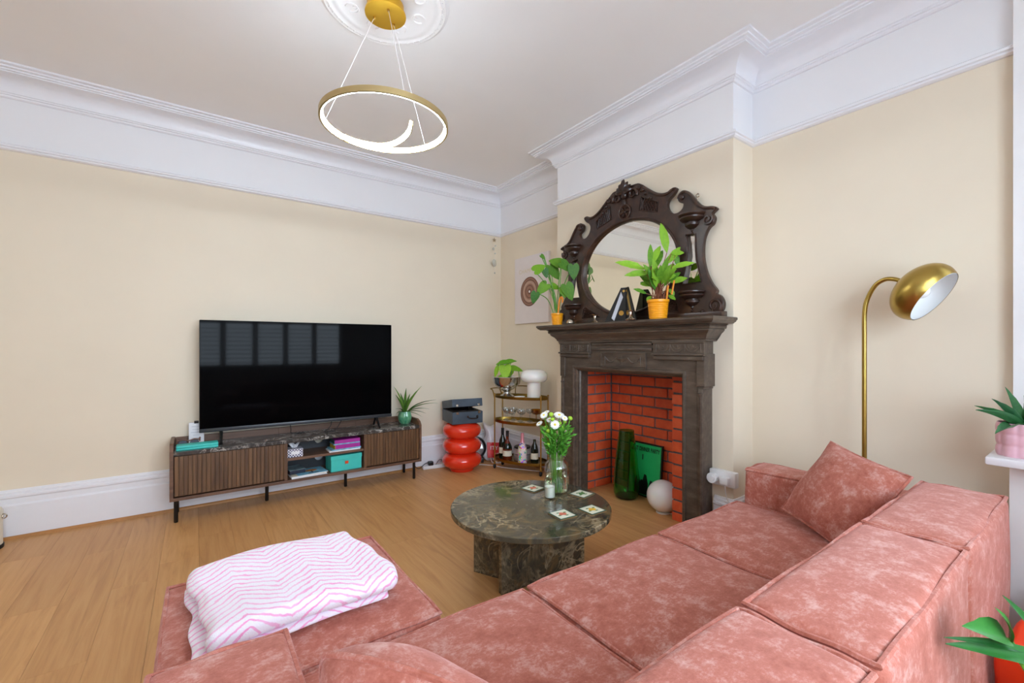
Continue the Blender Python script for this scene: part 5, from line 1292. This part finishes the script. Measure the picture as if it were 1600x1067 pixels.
for k, (x, y, z0, w_, h_, lab) in enumerate(((2.53, .15, 0, .06, .30, 'tall white packet standing beside the sofa end'), (2.655, .075, 0, .05, .33, 'white packet with purple print by the window board'))):
    t = thing('packet', lab, 'packet', (x, y, z0), R(20+15*k))
    rbox((w_, .05, h_/2), .02, (8, 6, 10), (.006, .012, 0), lambda q, p: Vector((q.x+.006*math.sin(q.z*40), q.y+.006*math.sin(q.z*33+q.x*20), q.z+(.012*math.sin(q.x*45) if p.z > .6 else 0)))).o('wrapper', 'package_white', t, (0, 0, h_/2))
    b = B(); b.box(-.03, .03, -.071, -.068, h_*.55, h_*.8); b.o('print_block', 'purple_print', t, smooth=None)
cr_ = thing('wooden_crate', 'small plain wooden crate between the sofa end and the bay wall', 'crate', (2.702, .362, 0))
for y_ in (-.075, .065):
    for k in range(4): b = B(); b.box(-.035, .035, y_, y_+.010, .02+k*.145, .145+k*.145, .002); b.o('slat', 'crate_wood', cr_, smooth=None)
for x_ in (-.035, .027):
    b = B(); b.box(x_, x_+.008, -.065, .065, 0, .58, .002); b.o('end_board', 'crate_wood', cr_, smooth=None)
lpn = thing('floor_plant', 'leafy green plant on the floor in front of the orange bag', 'plant', (1.50, -.03, 0)); LP0 = Vector((1.50, -.03, 0))
b = B(); b.lathe([(0, 0), (.075, 0), (.08, .01), (.10, .20), (.104, .21), (.098, .21), (.092, .19), (0, .185)], 32); b.o('pot', 'cream_enamel', lpn)
b = B(); b.lathe([(0, .195), (.092, .19), (.092, .185), (0, .185)], 20); b.o('soil', 'soil', lpn)
st_ = B()
for a, e, wv, kd in (((1.66, .13, .50), (1.451, .205, .587), .020, 'strap'), ((1.72, .08, .47), (1.465, .196, .573), .042, 'strap'), ((1.63, .165, .528), (1.471, .192, .609), .058, 'round'), ((1.641, .16, .524), (1.538, .140, .640), .026, 'strap'), ((1.676, .12, .506), (1.557, .120, .665), .034, 'strap'), ((1.76, .0, .45), (1.80, .05, .72), .04, 'strap'), ((1.76, -.03, .45), (1.93, -.10, .62), .04, 'strap'), ((1.73, -.05, .45), (1.68, -.22, .64), .04, 'strap')):
    a = Vector((a[0]*.86, a[1]*.86, 1.25-(1.25-a[2])*.86))-LP0; e = Vector((e[0]*.86, e[1]*.86, 1.25-(1.25-e[2])*.86))-LP0; wv *= .86
    leaf(lpn, kd, 'leaf_bright', a, e, wv, Ud*.7-Fd*.7); st_.tube(smooth_pts([(a.x*.1, a.y*.1, .18), Vector((a.x*.5, a.y*.5, .42)), a], 4), .004, 5)
st_.o('stems', 'stem_green', lpn)
# pedal bin at the left
bn = thing('pedal_bin', 'cream enamel pedal bin at the skirting', 'bin', (-1.065, 4.085, 0))
b = B(); b.lathe([(0, .012), (.094, .012), (.094, .205), (0, .205)], 40); b.o('body', 'cream_enamel', bn)
b = B(); b.lathe([(0, 0), (.098, 0), (.099, .006), (.099, .02), (.094, .024)], 40); b.o('base_ring', 'rubber', bn)
b = B(); b.lathe([(.096, .206), (.096, .224), (.088, .244), (.06, .256), (0, .262)], 40); b.o('lid', 'cream_enamel', bn)
b = B(); b.torus((.1, -.01, .195), .014, .0035, 16, 6, Matrix.Rotation(R(90), 3, 'X')); b.sphere((.095, -.01, .195), .008, 8, 6); b.o('handle_loop', 'silver_tarnish', bn)
